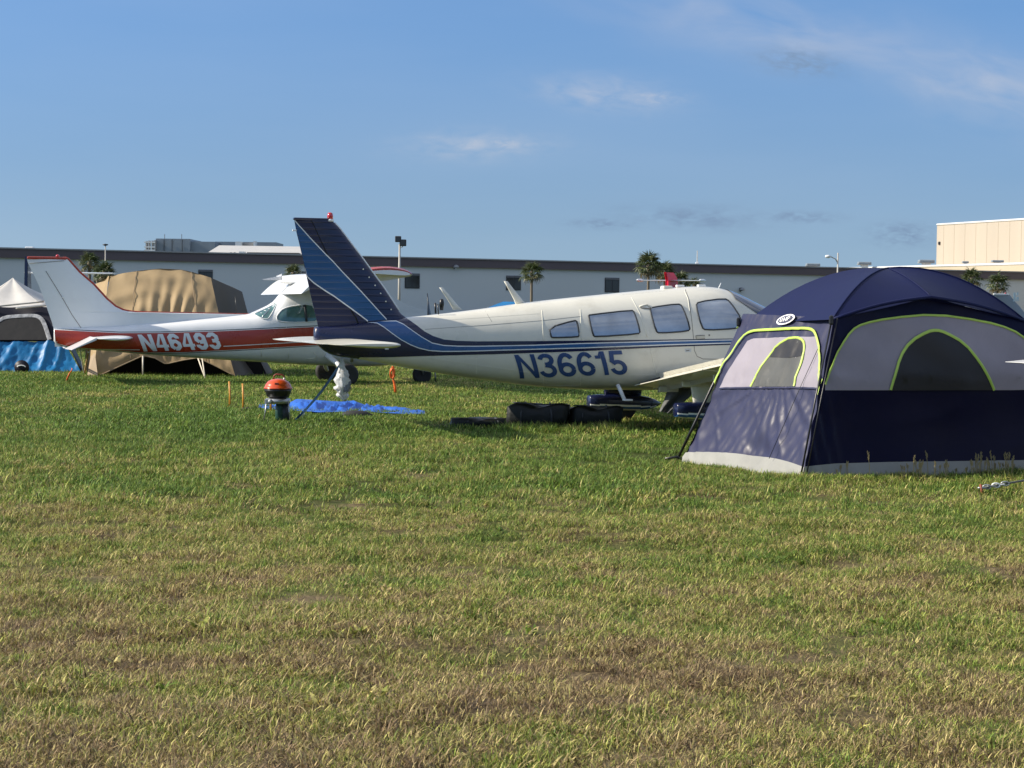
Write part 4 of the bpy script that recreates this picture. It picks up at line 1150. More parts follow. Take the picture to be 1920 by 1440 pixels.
tan = root('camping_tent', TTL, 0, 'large tan dome tent with dark open front behind the red striped fuselage', 'tent', 'camping tents')
def tan_fold(u, v):
    k = max(0, 1 - abs(v - .45) / .5)
    a = (u - .50) * (1.6 - .9 * v)
    return .055 * k * math.sin(a * 60 + 2 * math.sin(5 * v)) * math.exp(-((u - .62) / .22) ** 2) + .025 * k * math.sin((u * 9 - v * 16)) + .012 * math.sin(23 * u + 17 * v) + 0.06 * k * (crease(u * 3 - v * .55 * (u - .5) * 4, v * .5, .16, 41) - .4) + .05 * (crease(u * 2, v * 3, .5, 42) - .4)
fa = at(166, 708, D0 - .3); 
# front cloth in three strips under an arched top edge
topx = [(207, 517), (257, 508), (300, 503.5), (340, 505.5), (360, 510), (396, 521)]
def ftop(q):
    x = 207 + (396 - 207) * q; return at(x, float(np.interp(x, [a for a, _ in topx], [b for _, b in topx])), D1 + .3)
def fbot(q):
    x = 176 + (441 - 176) * q
    xs = [176, 183, 222, 268, 290, 311, 340, 371, 400, 441]; ys = [700, 706, 688, 667, 671, 683, 676, 671, 684, 705]
    return at(x, float(np.interp(x, xs, ys)), D0 - .15 + .15 * math.sin(math.pi * q))
V, F = [], []; n_, m_ = 64, 26
fnorm = Vector((0, -1, .1)).normalized()
for i in range(m_ + 1):
    for j in range(n_ + 1):
        u, v = j / n_, i / m_; p = fbot(u).lerp(ftop(u), v)
        p += Vector((0, -1, 0)) * (.18 * math.sin(math.pi * v)) + fnorm * tan_fold(u, v); V.append(p - TTL)
for i in range(m_):
    for j in range(n_): F.append((i * (n_ + 1) + j, i * (n_ + 1) + j + 1, (i + 1) * (n_ + 1) + j + 1, (i + 1) * (n_ + 1) + j))
mobj('front_cloth', V, F, TAN, tan, smooth=True)
for q in (.26, .80):
    tube('cloth_seam', [fbot(q).lerp(ftop(q), i / 20) + Vector((0, -1, 0)) * (.18 * math.sin(math.pi * i / 20) + .02) + fnorm * tan_fold(q, i / 20) - TTL for i in range(21)], .007, TAN_D, tan)
BLt = at(170, 540, D2); BLb = at(160, 702, D2 - .6); FLb = fbot(0); FLt = ftop(0)
quad_sheet('left_side_cloth', (BLb, FLb, FLt, BLt), TAN, tan, TTL, lambda u, v: .03 * math.sin(9 * u + 5 * v))
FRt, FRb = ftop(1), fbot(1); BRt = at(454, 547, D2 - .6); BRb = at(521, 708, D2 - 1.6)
quad_sheet('right_side_cloth', (FRb, BRb, BRt, FRt), TAN_SHADE, tan, TTL, lambda u, v: .05 * math.sin(10 * u + 3 * v) * (1 - v) - .10 * math.sin(math.pi * v))
# roof back over
bk = [at(190, 530, D2 + .6), at(260, 519, D2 + 1), at(330, 519, D2 + 1), at(440, 540, D2)]
V, F = [], []
for j in range(17):
    q = j / 16; V.append(ftop(q) - TTL)
for j in range(17):
    q = j / 16 * 3; k = min(2, int(q)); V.append(bk[k].lerp(bk[k + 1], q - k) - TTL)
F = [(j, j + 1, 17 + j + 1, 17 + j) for j in range(16)]
mobj('roof_cloth', V, F, TAN, tan, smooth=True)
quad_sheet('left_roof_cloth', (FLt, BLt, BLt, bk[0]), TAN, tan, TTL); quad_sheet('right_roof_cloth', (FRt, BRt, BRt, bk[3]), TAN_SHADE, tan, TTL)
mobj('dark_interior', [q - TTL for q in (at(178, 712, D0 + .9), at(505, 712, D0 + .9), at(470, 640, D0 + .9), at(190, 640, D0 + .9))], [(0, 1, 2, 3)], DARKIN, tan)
tube('front_pole', [at(268, 667, D0 - .1) - TTL, at(268, 708, D0 - .1) - TTL], .018, mat('pale_pole', (.55, .5, .42), .4), tan)
for (a, b) in (((371, 671), (387, 716)), ((379, 672), (384, 705))):
    tube('guy_line', [at(*a, D0 - .2) - TTL, at(*b, D0 - .9) - TTL], .014, mat('cream_rope', (.6, .55, .45), .8), tan)
tube('hem_piping', [fbot(j / 30) + Vector((0, -.02, 0)) - TTL for j in range(31)], .012, TAN_D, tan)
mobj('corner_flap', [q - TTL for q in (at(163, 706, D0 - .5), at(184, 710, D0 - .7), at(178, 662, D0 - .2), at(170, 668, D0 - .1))], [(0, 1, 2, 3)], TAN_D, tan)

# blue and black tent under a pale grey canopy at the left edge
BLUE = cloth('bright_blue_tent_cloth', (0.004, 0.16, 0.40), rough=.45, bump=.55, bscale=3, spec=.4, trans=.15, var=.3)
BNAVY = cloth('black_navy_tent_cloth', (0.008, 0.008, 0.018), rough=.5, bump=.3)
BMESH = cloth('black_screen_cloth', (0.016, 0.016, 0.017), rough=.6, bump=.6, bscale=3)
GTRIM = cloth('grey_ruffled_trim', (0.30, 0.31, 0.33), rough=.6, bump=.8, bscale=12, var=.5, vscale=8)
BD = 44.6
BTL = at(60, 697, BD); BTL.z = 0
bt = root('camping_tent', BTL, 0, 'bright blue and black tent with grey-edged screen beneath the pale canopy', 'tent', 'camping tents')
def bfold(u, v): return .055 * (crease(u * 5 - v * 1.1, v * .5 + u * .3, .45, 51) - .4) + .03 * (crease(u * 6 - v * 1.6, v * .7, .16, 52) - .4) + .05 * math.exp(-((u - .62 - .22 * v) / .025) ** 2)
Lx = -60
quad_sheet('blue_wall', (at(Lx, 698, BD - .4), at(153, 699, BD - .4), at(120, 641, BD), at(Lx, 641, BD)), BLUE, bt, BTL, bfold, 60, 20)
quad_sheet('dark_wall', (at(Lx, 641, BD + .01), at(121, 641, BD + .01), at(94, 575, BD + .5), at(Lx, 575, BD + .5)), BNAVY, bt, BTL, lambda u, v: .03 * math.sin(12 * u + 5 * v), 30, 12)
BFc = Face(at(0, 641, BD), at(100, 641, BD), at(50, 575, BD + .5), (0, -1, 0), lambda s, t: .0)
arch_b = [(-40, 640), (-30, 622), (0, 604), (10, 598), (30, 596), (60, 594.5), (72, 596), (80, 602), (86, 615), (93, 637), (94, 640)]
BFc.sheet_px('screen_window', arch_b, .06, BMESH, bt, loc=BTL)
BFc.trim('screen_trim', arch_b, .09, .07, GTRIM, bt, BTL)
quad_sheet('side_wall', (at(153, 699, BD - .4), at(160, 695, BD + 2), at(104, 575, BD + 2), at(94, 575, BD + .5)), BNAVY, bt, BTL)
bd0 = at(43, 687, BD - .45)
lathe('round_badge', [(.001, 0), (.16, .005), (.16, .02), (.001, .025)], BNAVY, bt, 20, (bd0.x - BTL.x, bd0.y - BTL.y - .12, bd0.z - .02), 'Y')
tube('badge_mark', [(bd0.x - BTL.x + .09 * math.cos(a), bd0.y - BTL.y - .135, bd0.z - .02 + .045 * math.sin(a)) for a in np.linspace(.2, 3.0, 12)], .014, PWHITE, bt)
PALE = cloth('pale_grey_canopy_cloth', (0.60, 0.58, 0.55), rough=.6, bump=.2, bscale=2, trans=.12)
GD = 45.2
GTL = at(30, 577, GD); GTL.z = 0
gc = root('canopy_shelter', GTL, 0, 'pale grey peaked canopy above the blue tent at the left edge', 'canopy', None)
ap = at(24, 520.5, GD + 1.6); c_a = at(-75, 575, GD); c_b = at(96, 578, GD - .1); c_c = at(120, 562, GD + 3.3); c_d = at(-60, 560, GD + 3.3)
def tri_cloth(name, a, b, top, sag, m=PALE):
    V, F = [], []; n = 14
    for i in range(n + 1):
        for j in range(n + 1):
            u, v = j / n, i / n; p = a.lerp(b, u).lerp(top, v)
            V.append(p + Vector((0, 0, -1)) * (sag * 4 * v * (1 - v) * (1 + .25 * math.sin(9 * u + 3)) ) + Vector((0, -.02 * math.sin(18 * u) * (1 - v), 0)) - GTL)
    for i in range(n):
        for j in range(n): F.append((i * (n + 1) + j, i * (n + 1) + j + 1, (i + 1) * (n + 1) + j + 1, (i + 1) * (n + 1) + j))
    return mobj(name, V, F, m, gc, smooth=True)
for a, b in ((c_a, c_b), (c_b, c_c), (c_c, c_d), (c_d, c_a)): tri_cloth('canopy_panel', a, b, ap, .10)
mid_ = at(20, 579, GD - .12)
PALE2 = cloth('grey_canopy_band', (0.30, 0.30, 0.31), rough=.6)
for (p0, p1) in (((-75, 581), (82, 565)), ((30, 578), (90, 572))):
    P = [at(p0[0] + (p1[0] - p0[0]) * i / 12, p0[1] + (p1[1] - p0[1]) * i / 12, GD - .25) - GTL for i in range(13)]
    tube('canopy_pole', P, .025, PALE, gc)
for q in (c_a, c_b, c_c, c_d): tube('canopy_leg', [q - GTL, Vector((q.x, q.y, 0)) - GTL], .02, T_POLE, gc)
# ------------------------------------------------------------------ things on the grass
# small kettle grill
gp = on_ground(521, 791); gs = 1.0
gl = root('kettle_grill', (gp.x, gp.y, 0), 0, 'small orange-lidded kettle grill standing on the grass before the blue tarp', 'grill')
DKRED = mat('dark_handle', (0.20, 0.03, 0.012), .5)
lathe('bowl', [(.001, .30), (.10, .302), (.145, .33), (.172, .40), (.178, .432), (.165, .434), (.001, .435)], BLACK, gl, 32)
lid = lathe('lid', [(.186, .432), (.190, .442), (.176, .452), (.165, .485), (.135, .525), (.085, .553), (.03, .563), (.001, .564)], ORANGE, gl, 32)
tube('lid_handle', [(-.06, 0, .55), (-.055, 0, .60), (-.03, 0, .62), (.05, 0, .615), (.075, 0, .60), (.08, 0, .545)], .010, DKRED, lid, 8)
tube('handle_bracket', [(.078, -.006, .545), (.078, -.006, .575)], .012, PWHITE, lid, 8)
box('lid_plate', (.0, -.157, .503), (.055, .012, .022), DKRED, lid, .003).rotation_euler = (0, 0, 0)
lathe('burner_ring', [(.150, .24), (.158, .24), (.158, .305), (.150, .305)], STEEL, gl, 32)
for a in (205, 335, 90):
    x, y = math.cos(R(a)), math.sin(R(a))
    tube('leg', [(x * .15, y * .15, .29), (x * .19, y * .19, .0)], .009, STEEL, gl, 8)
lathe('gas_canister', [(.001, .02), (.05, .02), (.054, .035), (.054, .20), (.045, .235), (.02, .25), (.001, .25)], GREEN_CAN, gl, 20, (.02, 0, 0))
lathe('burner_shroud', [(.045, .0), (.062, .0), (.062, .235), (.045, .235)], mat('dark_shroud', (.035, .04, .05), .5), gl, 20, (.085, .03, 0))
box('control_box', (-.11, -.13, .272), (.09, .05, .06), STEEL, gl, .008)
lathe('control_knob', [(.001, 0), (.022, .0), (.02, -.03), (.001, -.03)], PWHITE, gl, 14, (-.085, -.165, .278), 'Y')
# blue tarpaulin
TARP = cloth('blue_tarpaulin', (0.022, 0.13, 0.56), rough=.45, spec=.4, bump=.5, bscale=6, var=.15, trans=.1)
fr_px = [(485, 764.5), (515, 767), (545, 769), (600, 773), (640, 772), (680, 771), (720, 774), (760, 776), (797, 776)]
bk_px = [(485, 759.5), (515, 758), (545, 754), (556, 748), (600, 750.5), (640, 753), (662, 751), (690, 761), (720, 762), (760, 764), (797, 774.5)]
tl_ = on_ground(640, 772); tl_ = Vector((tl_.x, tl_.y, 0))
V, F = [], []; n_, m_ = 90, 16
for i in range(m_ + 1):
    for j in range(n_ + 1):
        u, v = j / n_, i / m_; x = 485 + (797 - 485) * u
        yf = float(np.interp(x, [a for a, _ in fr_px], [b for _, b in fr_px])); yb = float(np.interp(x, [a for a, _ in bk_px], [b for _, b in bk_px]))
        g = on_ground(x, yf, .03); b = at(x, yb, g.y + 1.5)
        p = g.lerp(b, v); rough_ = math.sin(math.pi * min(1, v * 1.1)) * (.5 + .5 * math.sin(math.pi * u))
        p.z += rough_ * (.12 * (crease(u * 9 - v * 1.2, v * 1.2 + u * 2, .55, 61) - .45) + .06 * (crease(u * 14 + v, v * 2, .3, 62) - .4))
        p.z = max(.012, p.z); V.append(p - tl_)
for i in range(m_):
    for j in range(n_): F.append((i * (n_ + 1) + j, i * (n_ + 1) + j + 1, (i + 1) * (n_ + 1) + j + 1, (i + 1) * (n_ + 1) + j))
o = mobj('tarpaulin', V, F, TARP, None, smooth=True); o.location = tl_
tag(o, 'crumpled bright blue tarpaulin spread on the grass under the striped tail', 'tarp')
dk = on_ground(668, 783)  # patch of shade by the tarp's edge, made as a low dark solid
o = lathe('shade_patch', [(.001, 0), (.17, .0), (.18, .04), (.10, .09), (.001, .10)], RUBBER, None, 18); o.location = (dk.x, dk.y, 0); o.scale = (1.3, .7, 1)
tag(o, 'dark patch made for the shade on the grass at the front edge of the tarp', 'shade patch')
# plastic bag hung from the tail ring
BAG = mat('crumpled_white_plastic', (0.74, 0.75, 0.77), .25, var=.10, vscale=6, bump=1.0, bscale=9, spec=.6, trans=.25)
BAG_G = mat('grey_print_on_bag', (0.22, 0.23, 0.28), .4, var=.3, vscale=6, bump=.8, bscale=10)
bdp = 24.95
tb = at(641, 672, bdp); rings = []
prof = [(672, 641, 2), (684, 641, 5), (696, 640, 10), (708, 641, 14.5), (720, 642, 15.5), (731, 642, 15), (740, 643, 11), (746, 645, 6), (751, 646, 2)]
pk = np.arange(len(prof)); prof = [tuple(np.interp(k / 3, pk, [p[i] for p in prof]) for i in range(3)) for k in range(3 * len(prof) - 2)]
for k, (py, px, rr) in enumerate(prof):
    k = k / 3
    c = at(px, py, bdp); r_ = rr / FPX * bdp * .92; ring = []
    for j in range(40):
        a = 2 * math.pi * j / 40; q = 1 + .55 * (crease(abs(math.sin(a / 2)) * 3 + k * .2, k * .55, .4, 71) - .45) + .3 * (crease(abs(math.sin(a / 2)) * 6, k * .9 + 5, .35, 72) - .45) + .12 * math.sin(2 * a + k)
        ring.append(c + Vector((r_ * q * math.cos(a), r_ * .7 * q * math.sin(a), .012 * math.sin(5 * a + k))) - Vector((tb.x, tb.y, 0)))
    rings.append(ring)
V, F = loft(rings)
fm = [1 if (V[f[0]][2] - V[f[0]][0] * .8) < .52 and V[f[0]][0] > .015 and V[f[0]][2] > .47 else 0 for f in F]
o = mobj('plastic_bag', V, F, BAG, None, smooth=True, mats=[BAG, BAG_G], fmat=fm); o.location = (tb.x, tb.y, 0)
tag(o, 'white crumpled plastic bag hanging below the navy tail cone', 'bag')
# blue tie-down strap
STRAP = mat('blue_webbing', (0.06, 0.15, 0.36), .7, bump=.2, bscale=60)
s1 = at(643, 676, 24.95); s2 = on_ground(554, 790); s2.z = .02
tl2 = Vector((s2.x, s2.y, 0)); V = []
for i in range(13):
    q = i / 12; p = s1.lerp(s2, q) + Vector((0, 0, -.05 * math.sin(math.pi * q))); w_ = .015
    tw = math.sin(q * 5) * .6
    d = Vector((.83, .2 * tw, -.56)).normalized() * w_
    V += [p - d - tl2, p + d - tl2, p + d - tl2 + Vector((0, -.004, 0)), p - d - tl2 + Vector((0, -.004, 0))]
F = [(4 * i + a, 4 * i + (a + 1) % 4, 4 * i + 4 + (a + 1) % 4, 4 * i + 4 + a) for i in range(12) for a in range(4)]
o = mobj('tie_down_strap', V, F, STRAP, None); o.location = tl2
tag(o, 'blue webbing strap slanting from the navy tail down to the grass', 'strap')
p = on_ground(567, 785)
o = lathe('tent_peg', [(.001, 0), (.02, .0), (.02, .05), (.032, .055), (.03, .075), (.001, .08)], PWHITE, None, 12); o.location = (p.x, p.y, 0)
tag(o, 'small white peg head beside the foot of the blue strap', 'peg')
# yellow stakes
YEL = mat('yellow_stake_paint', (0.62, 0.27, 0.03), .45, var=.15)
for (x, y0, y1, lb) in ((430.5, 766, 715, 'thin yellow stake standing alone, the leftmost of the three by the grill'), (455.5, 769, 719, 'thin yellow stake in a bare brown patch, the middle of the three by the grill'), (507.5, 775, 713, 'thin yellow stake half hidden behind the orange grill lid')):
    b = on_ground(x, y0); t = at(x - .5, y1, b.y)
    st = root('garden_stake', (b.x, b.y, 0), 0, lb, 'stake', 'yellow stakes by the grill')
    tube('shaft', [(0, 0, -.03), (.004, 0, t.z * .5), (t.x - b.x, 0, t.z)], .014, YEL, st, 8)
    tube('hook', [(0, 0, .03), (-.025, 0, .015), (-.035, 0, .03)], .010, YEL, st, 6)
b = on_ground(457, 769)
o = lathe('earth_clod', [(.001, 0), (.10, 0), (.08, .03), (.03, .045), (.001, .05)], mat('dark_earth', (.035, .027, .018), .9, bump=.8), None, 14); o.location = (b.x + .05, b.y - .05, 0); o.scale = (1.2, .8, 1)
tag(o, 'dark clod of earth at the foot of the middle yellow stake', 'earth clod')
# orange strap bundle on a stake near the nose wheel
b = on_ground(741, 741); ob = root('strap_bundle', (b.x, b.y, 0), 0, 'orange webbing bundle hanging on a thin stake beside the nose wheel', 'strap')
ORW = mat('orange_webbing', (0.75, 0.13, 0.015), .6, bump=.3)
tube('stake', [(0, 0, -.03), (-.03, 0, .25), (-.05, 0, .50)], .012, ORW, ob)
tube('hanging_strap', [(.01, -.02, .03), (0, -.02, .15), (-.035, -.03, .28), (-.045, -.03, .45)], .018, ORW, ob)
for k in range(3): tube('loop', [(-.075 + .01 * k, -.03 - .01 * k, .46), (-.09, -.04, .38), (-.08 + .02 * k, -.04, .30), (-.045, -.05, .29), (-.01 - .01 * k, -.04, .33), (-.012, -.04, .42), (-.03, -.03, .48), (-.07, -.03, .48)], .013, ORW, ob)
# orange ribbon in the grass by the blue tent
b = on_ground(125, 716); t = at(133, 690, b.y + .2)
o = tube('marker_ribbon', [(0, 0, 0), (.02, .0, .09), (.06, 0, .17), (.10, .02, .24), (t.x - b.x + .05, .05, t.z)], .022, ORW, None, 5, r2=.008); o.location = (b.x, b.y, 0)
tag(o, 'short orange ribbon sticking up from the grass before the blue tent', 'ribbon')
# tail tie-down of the red aeroplane
tp = at(166, 657, 38.6); g1 = on_ground(158, 701)
o = tube('tie_down_rope', [tp, tp.lerp(g1, .5) + Vector((0, 0, -.02)), g1], .018, mat('tan_rope', (.42, .28, .12), .8), None, 6)
tag(o, 'tan rope from the red tail down to the grass by the tan tent', 'rope')
tp = at(150, 656, 38.6); g1 = on_ground(158, 702)
o = tube('tie_down_rope', [tp, tp.lerp(g1, .5), g1], .014, mat('white_rope', (.6, .6, .56), .8), None, 6)
tag(o, 'white rope from the drooped elevator down to the grass by the blue tent', 'rope')
# dark duffel bags
DUF = cloth('black_nylon', (0.006, 0.007, 0.006), rough=.5, spec=.35, bump=.5, bscale=8, var=.3)
def duffel(px0, px1, y_base, y_top, label, depth=.42, tilt=0.0):
    a, b = on_ground(px0, y_base), on_ground(px1, y_base); c = (a + b) / 2; L = (b - a).length
    h = (at((px0 + px1) / 2, y_top, c.y).z)
    r_ = root('duffel_bag', (c.x, c.y + depth * .3, 0), tilt, label, 'bag', 'dark bags on the grass below the cream belly')
    rings = []
    for i in range(15):
        q = i / 14; x = -L / 2 + L * q; e = max(.72, 1 - abs(2 * q - 1) ** 14); ring = []
        for j in range(20):
            an = 2 * math.pi * j / 20; cc, ss = math.cos(an), math.sin(an)
            hh = h * (.5 + .035 * math.sin(6 * q + 1)) * e; w_ = depth / 2 * (1 + .06 * math.sin(5 * q)) * (e ** .5)
            ring.append((x + .02 * ss, w_ * math.copysign(abs(cc) ** .3, cc), max(.0, h * .5 + hh * math.copysign(abs(ss) ** .3, ss) + .02 * math.sin(9 * q + 3 * an) - .05 * h * math.sin(4 * q) * (ss > 0))))
        rings.append(ring)
    V, F = loft(rings); mobj('body', V, F, DUF, r_, smooth=True)
    tube('zip', [(-L * .42 + L * .84 * i / 10, -depth * .12, h * (1.01 + .03 * math.sin(6 * (i / 10) + 1)) - .004) for i in range(11)], .008, GASKET, r_)
    for s in (-1, 1):
        tube('strap', [(s * L * .25, -depth * .52, .06), (s * L * .25, -depth * .54, h * .6), (s * L * .22, -depth * .38, h * .99), (s * L * .2, -depth * .1, h * 1.03)], .014, GASKET, r_, 6)
    return r_
duffel(953, 1064, 803, 757, 'longer black duffel bag on the grass under N36615', .42, R(-6))
duffel(1068, 1164, 803, 762, 'shorter black duffel bag nearest the wheel fairing')
duffel(846, 962, 801, 785, 'flat dark bag lying low in the grass left of the duffel bags', .36, R(4))
# grey sheet hanging under the wing
GSH = cloth('grey_sheet_cloth', (0.16, 0.165, 0.165), rough=.6, bump=.5, bscale=6, trans=.1)
gx0, gd = [(1252, 724), (1296, 724), (1294, 744), (1270, 762), (1249, 773), (1236, 771)], 25.6
gtl = at(1255, 772, gd); gtl.z = 0
V, F = [], []
L_ = densify([(1254, 722), (1247, 745), (1236, 771)], 5, False); R_ = densify([(1300, 722), (1296, 742), (1258, 776)], 5, False); n_ = 14
for i in range(n_ + 1):
    q = i / n_; a = Vector(L_[int(q * (len(L_) - 1))]); b = Vector(R_[int(q * (len(R_) - 1))])
    for j in range(n_ + 1):
        u = j / n_; pp = a.lerp(b, u); V.append(at(pp.x, pp.y, gd + .07 * math.sin(11 * u + 3 * q) * (.4 + q) - .3 * q) - gtl)
for i in range(n_):
    for j in range(n_): F.append((i * (n_ + 1) + j, i * (n_ + 1) + j + 1, (i + 1) * (n_ + 1) + j + 1, (i + 1) * (n_ + 1) + j))
o = mobj('hanging_sheet', V, F, GSH, None, smooth=True); o.location = gtl
tag(o, 'grey cloth sheet hanging from the wing to the grass between the wheel fairings', 'cloth')
# rope and shackle at the right edge
ROPE = mat('grey_rope', (.16, .16, .15), .8, bump=.4, bscale=80)
b = on_ground(1838, 926); rt = root('tie_down_rope', (b.x, b.y, 0), 0, 'tie-down rope with knotted chain end in the grass at the right edge', 'rope')
e = on_ground(1990, 914); d = e - b; d.z = 0
tube('rope', [Vector((.02, 0, .05)), d * .3 + Vector((0, 0, .07)), d * .6 + Vector((0, 0, .09)), d + Vector((0, 0, .16))], .010, ROPE, rt, 6)
for k in range(6):
    c = d * (.02 + .055 * k) + Vector((0, 0, .05 + .004 * k)); P = []
    for i in range(13):
        a = 2 * math.pi * i / 12; P.append(c + Vector((.034 * math.cos(a), .0 if k % 2 else .018 * math.sin(a), .018 * math.sin(a) if k % 2 else 0)))
    tube('chain_link', P, .007, PWHITE if k in (3, 4) else STEEL, rt, 6)
tube('ground_anchor', [(0, 0, .08), (.012, 0, .02), (.03, -.02, -.02)], .011, mat('rusty_red', (.25, .06, .03), .7), rt, 6)

# ------------------------------------------------------------------ the warehouse and what stands round it
WALLG = mat('grey_stucco_wall', (0.60, 0.625, 0.62), .8, var=.035, vscale=.08, bump=.15, bscale=2, dirt=((.50, .54, .55), .05, .35))
FASC = mat('dark_brown_fascia', (0.11, 0.085, 0.092), .6, var=.06, vscale=.2)
CAPM = mat('grey_metal_coping', (0.30, 0.30, 0.30), .5)
DGLASS = mat('dark_window_glass', (0.02, 0.022, 0.026), .12, var=.2, spec=.6)
DFRAME = mat('dark_window_frame', (0.035, 0.034, 0.038), .5)
WA, WB = at(0, 600, 213.0), at(1920, 600, 271.0); WA.z = WB.z = 0
wdir = (WB - WA).normalized(); wn_ = Vector((wdir.y, -wdir.x, 0))
HB = at(0, 466, 213).z; HB2 = at(1920, 511, 271).z
wa, wb = WA - wdir * 70, WB + wdir * 60
WL = (wb - wa).length; HH = (HB + HB2) / 2
wh = root('warehouse', (wa.x, wa.y, 0), math.atan2(wdir.y, wdir.x), 'long low grey warehouse with dark brown fascia and small square windows', 'building')
WFc = Face(WA, WB, WA + Vector((0, 0, 5)), wn_)
def wsx(px, py):                      # along the wall from its left end, and height
    s, t = WFc.px((px, py)); return s + 70, t
fb = (wsx(0, 482.5)[1] + wsx(1920, 525)[1]) / 2
box('wall', (WL / 2, 15, fb / 2), (WL, 30, fb), WALLG, wh)
box('fascia', (WL / 2, 14.9, (fb + HH) / 2), (WL + .6, 30.5, HH - fb), FASC, wh)
box('roof_coping', (WL / 2, 14.9, HH + .06), (WL + .8, 30.8, .14), CAPM, wh)
wy = 0
for (x0, x1, y0, y1) in ((176, 202, 501.5, 530), (372, 398.5, 505.5, 534), (566, 592, 509, 537), (759, 786.5, 512.5, 541), (949, 976, 516.7, 544.5), (1134, 1160.5, 520.5, 548.3)):
    sx0, tz1 = wsx(x0, y0); sx1, tz0 = wsx(x1, y1); cx_ = (sx0 + sx1) / 2; cz_ = (tz0 + tz1) / 2; w_, h_ = sx1 - sx0, tz1 - tz0
    wi = box('window', (cx_, -.02, cz_), (w_, .10, h_), DFRAME, wh)
    for k in (-1, 1):
        box('pane', (cx_ + k * w_ * .24, -.075, cz_ - h_ * .06), (w_ * .42, .03, h_ * .76), DGLASS, wi)
    box('lintel', (cx_, -.09, cz_ + h_ * .42), (w_ * .98, .08, h_ * .09), mat('window_head', (.16, .16, .17), .6) if 'window_head' not in MATS else MATS['window_head'], wi)
for (px, py) in ((852.5, 500.5), (1388, 543)):
    s, t = wsx(px, py)
    lt = box('wall_lamp', (s, -.18, t), (.34, .35, .5), DFRAME, wh, .08)
    lathe('lamp_dome', [(.02, .35), (.25, .25), (.33, .05), (.30, 0), (.001, 0)], CAPM, lt, 16, (s, -.45, t - .1))
    box('lamp_lens', (s, -.38, t - .22), (.26, .16, .12), PWHITE, lt, .03)
def far_box(rt, name, px0, px1, y_top, y_bot, depth, thick, material, bevel=0.0):
    a, b = at(px0, y_bot, depth), at(px1, y_bot, depth); zt = at((px0 + px1) / 2, y_top, depth).z; zb = at((px0 + px1) / 2, y_bot, depth).z
    o_ = rt.location
    return box(name, ((a.x + b.x) / 2 - o_.x, depth + thick / 2 - o_.y, (zt + zb) / 2), (b.x - a.x, thick, zt - zb), material, rt, bevel)
def far_root(name, px, depth, label, cat): 
    p = at(px, 600, depth); return root(name, (p.x, p.y, 0), 0, label, cat)
MET = mat('grey_sheet_metal', (0.21, 0.25, 0.29), .5, var=.10, vscale=.6, metal=.0, stretch=(1, 1, .3)); WROOF = mat('white_roof_metal', (0.52, 0.50, 0.46), .45, var=.04, vscale=.3)
r_ = far_root('plant_building', 330, 330, 'grey metal plant block with pipes rising behind the warehouse roof', 'building')
far_box(r_, 'main_block', 291, 355, 447.5, 640, 330, 12, MET); far_box(r_, 'side_block', 355.5, 402, 453, 640, 331, 12, MET); far_box(r_, 'end_block', 402.5, 517, 453.6, 640, 336, 10, MET)
for x in (272, 277, 283, 288): far_box(r_, 'pipe', x, x + 2.6, 450 + (x % 3), 640, 329, 1.0, CAPM)
for y in (453, 462, 468): far_box(r_, 'cross_pipe', 270, 290.5, y, y + 2.2, 328.5, .4, PWHITE)
for x in (308, 340): far_box(r_, 'roof_mast', x, x + .8, 439, 448, 330.5, .3, CAPM)
for x in (307, 322, 341): far_box(r_, 'ladder_rail', x, x + .7, 448.5, 475, 329.7, .2, DFRAME)
far_box(r_, 'roof_unit', 441, 453, 453, 462, 326, 3, PWHITE); far_box(r_, 'roof_unit', 475, 479, 452, 463, 326, 2, PWHITE); far_box(r_, 'roof_unit', 454, 474, 454.5, 462, 327, 2, CAPM)
r_ = far_root('white_roofed_hangar', 490, 300, 'white sloping metal roof of a hangar behind the warehouse', 'building')
dep = 300
P = [at(386, 475.5, dep), at(640, 480, dep), at(640, 463.5, dep + 14), at(411, 460, dep + 14)]
P2 = [Vector((q.x, q.y, 0)) for q in P]; L = r_.location
V = [q - L for q in P] + [q - L for q in P2]
mobj('roof', V[:4], [(0, 1, 2, 3)], WROOF, r_)
mobj('wall', V, [(0, 4, 5, 1), (1, 5, 6, 2), (2, 6, 7, 3), (3, 7, 4, 0)], mat('pale_hangar_wall', (.6, .6, .56), .6), r_)
far_box(r_, 'roof_unit', 463, 560, 473.5, 478, 292, 3, mat('dark_roof_kerb', (.12, .12, .12), .7)); far_box(r_, 'roof_unit', 448, 458, 471.5, 477, 292, 2, PWHITE)
for x in (431, 438): far_box(r_, 'roof_vent', x, x + 3, 473, 477, 291, 1, CAPM)
# sunlit beige hall on the right, and the lower hall before it
BEI = mat('beige_metal_cladding', (0.40, 0.35, 0.285), .6, var=.035, vscale=.25, stretch=(1, 1, .05)); BEI2 = mat('pale_tan_parapet', (0.42, 0.355, 0.25), .6, var=.03, vscale=.2)
def long_hall(name, pA, dA, pB, dB, wallm, label, z0=0):
    a, b = at(*pA, dA), at(*pB, dB); h = (a.z + b.z) / 2; a.z = b.z = 0
    d = (b - a).normalized(); b = b + d * 60; n = Vector((-d.y, d.x, 0)); n = n if n.x > 0 else -n
    r_ = root(name, (a.x, a.y, 0), 0, label, 'building')
    base = [Vector((0, 0, 0)), b - a, b - a + n * 60, n * 60]
    V = [(p.x, p.y, 0) for p in base] + [(p.x, p.y, h) for p in base]
    mobj('wall', V, [(0, 1, 5, 4), (1, 2, 6, 5), (2, 3, 7, 6), (3, 0, 4, 7), (4, 5, 6, 7)], wallm, r_)
    tube('roof_edge', [Vector(V[4]), Vector(V[5])], .18, PWHITE, r_, 4)
    tube('roof_edge', [Vector(V[4]), Vector(V[7])], .18, CAPM, r_, 4)
    return r_, a, d, n, h
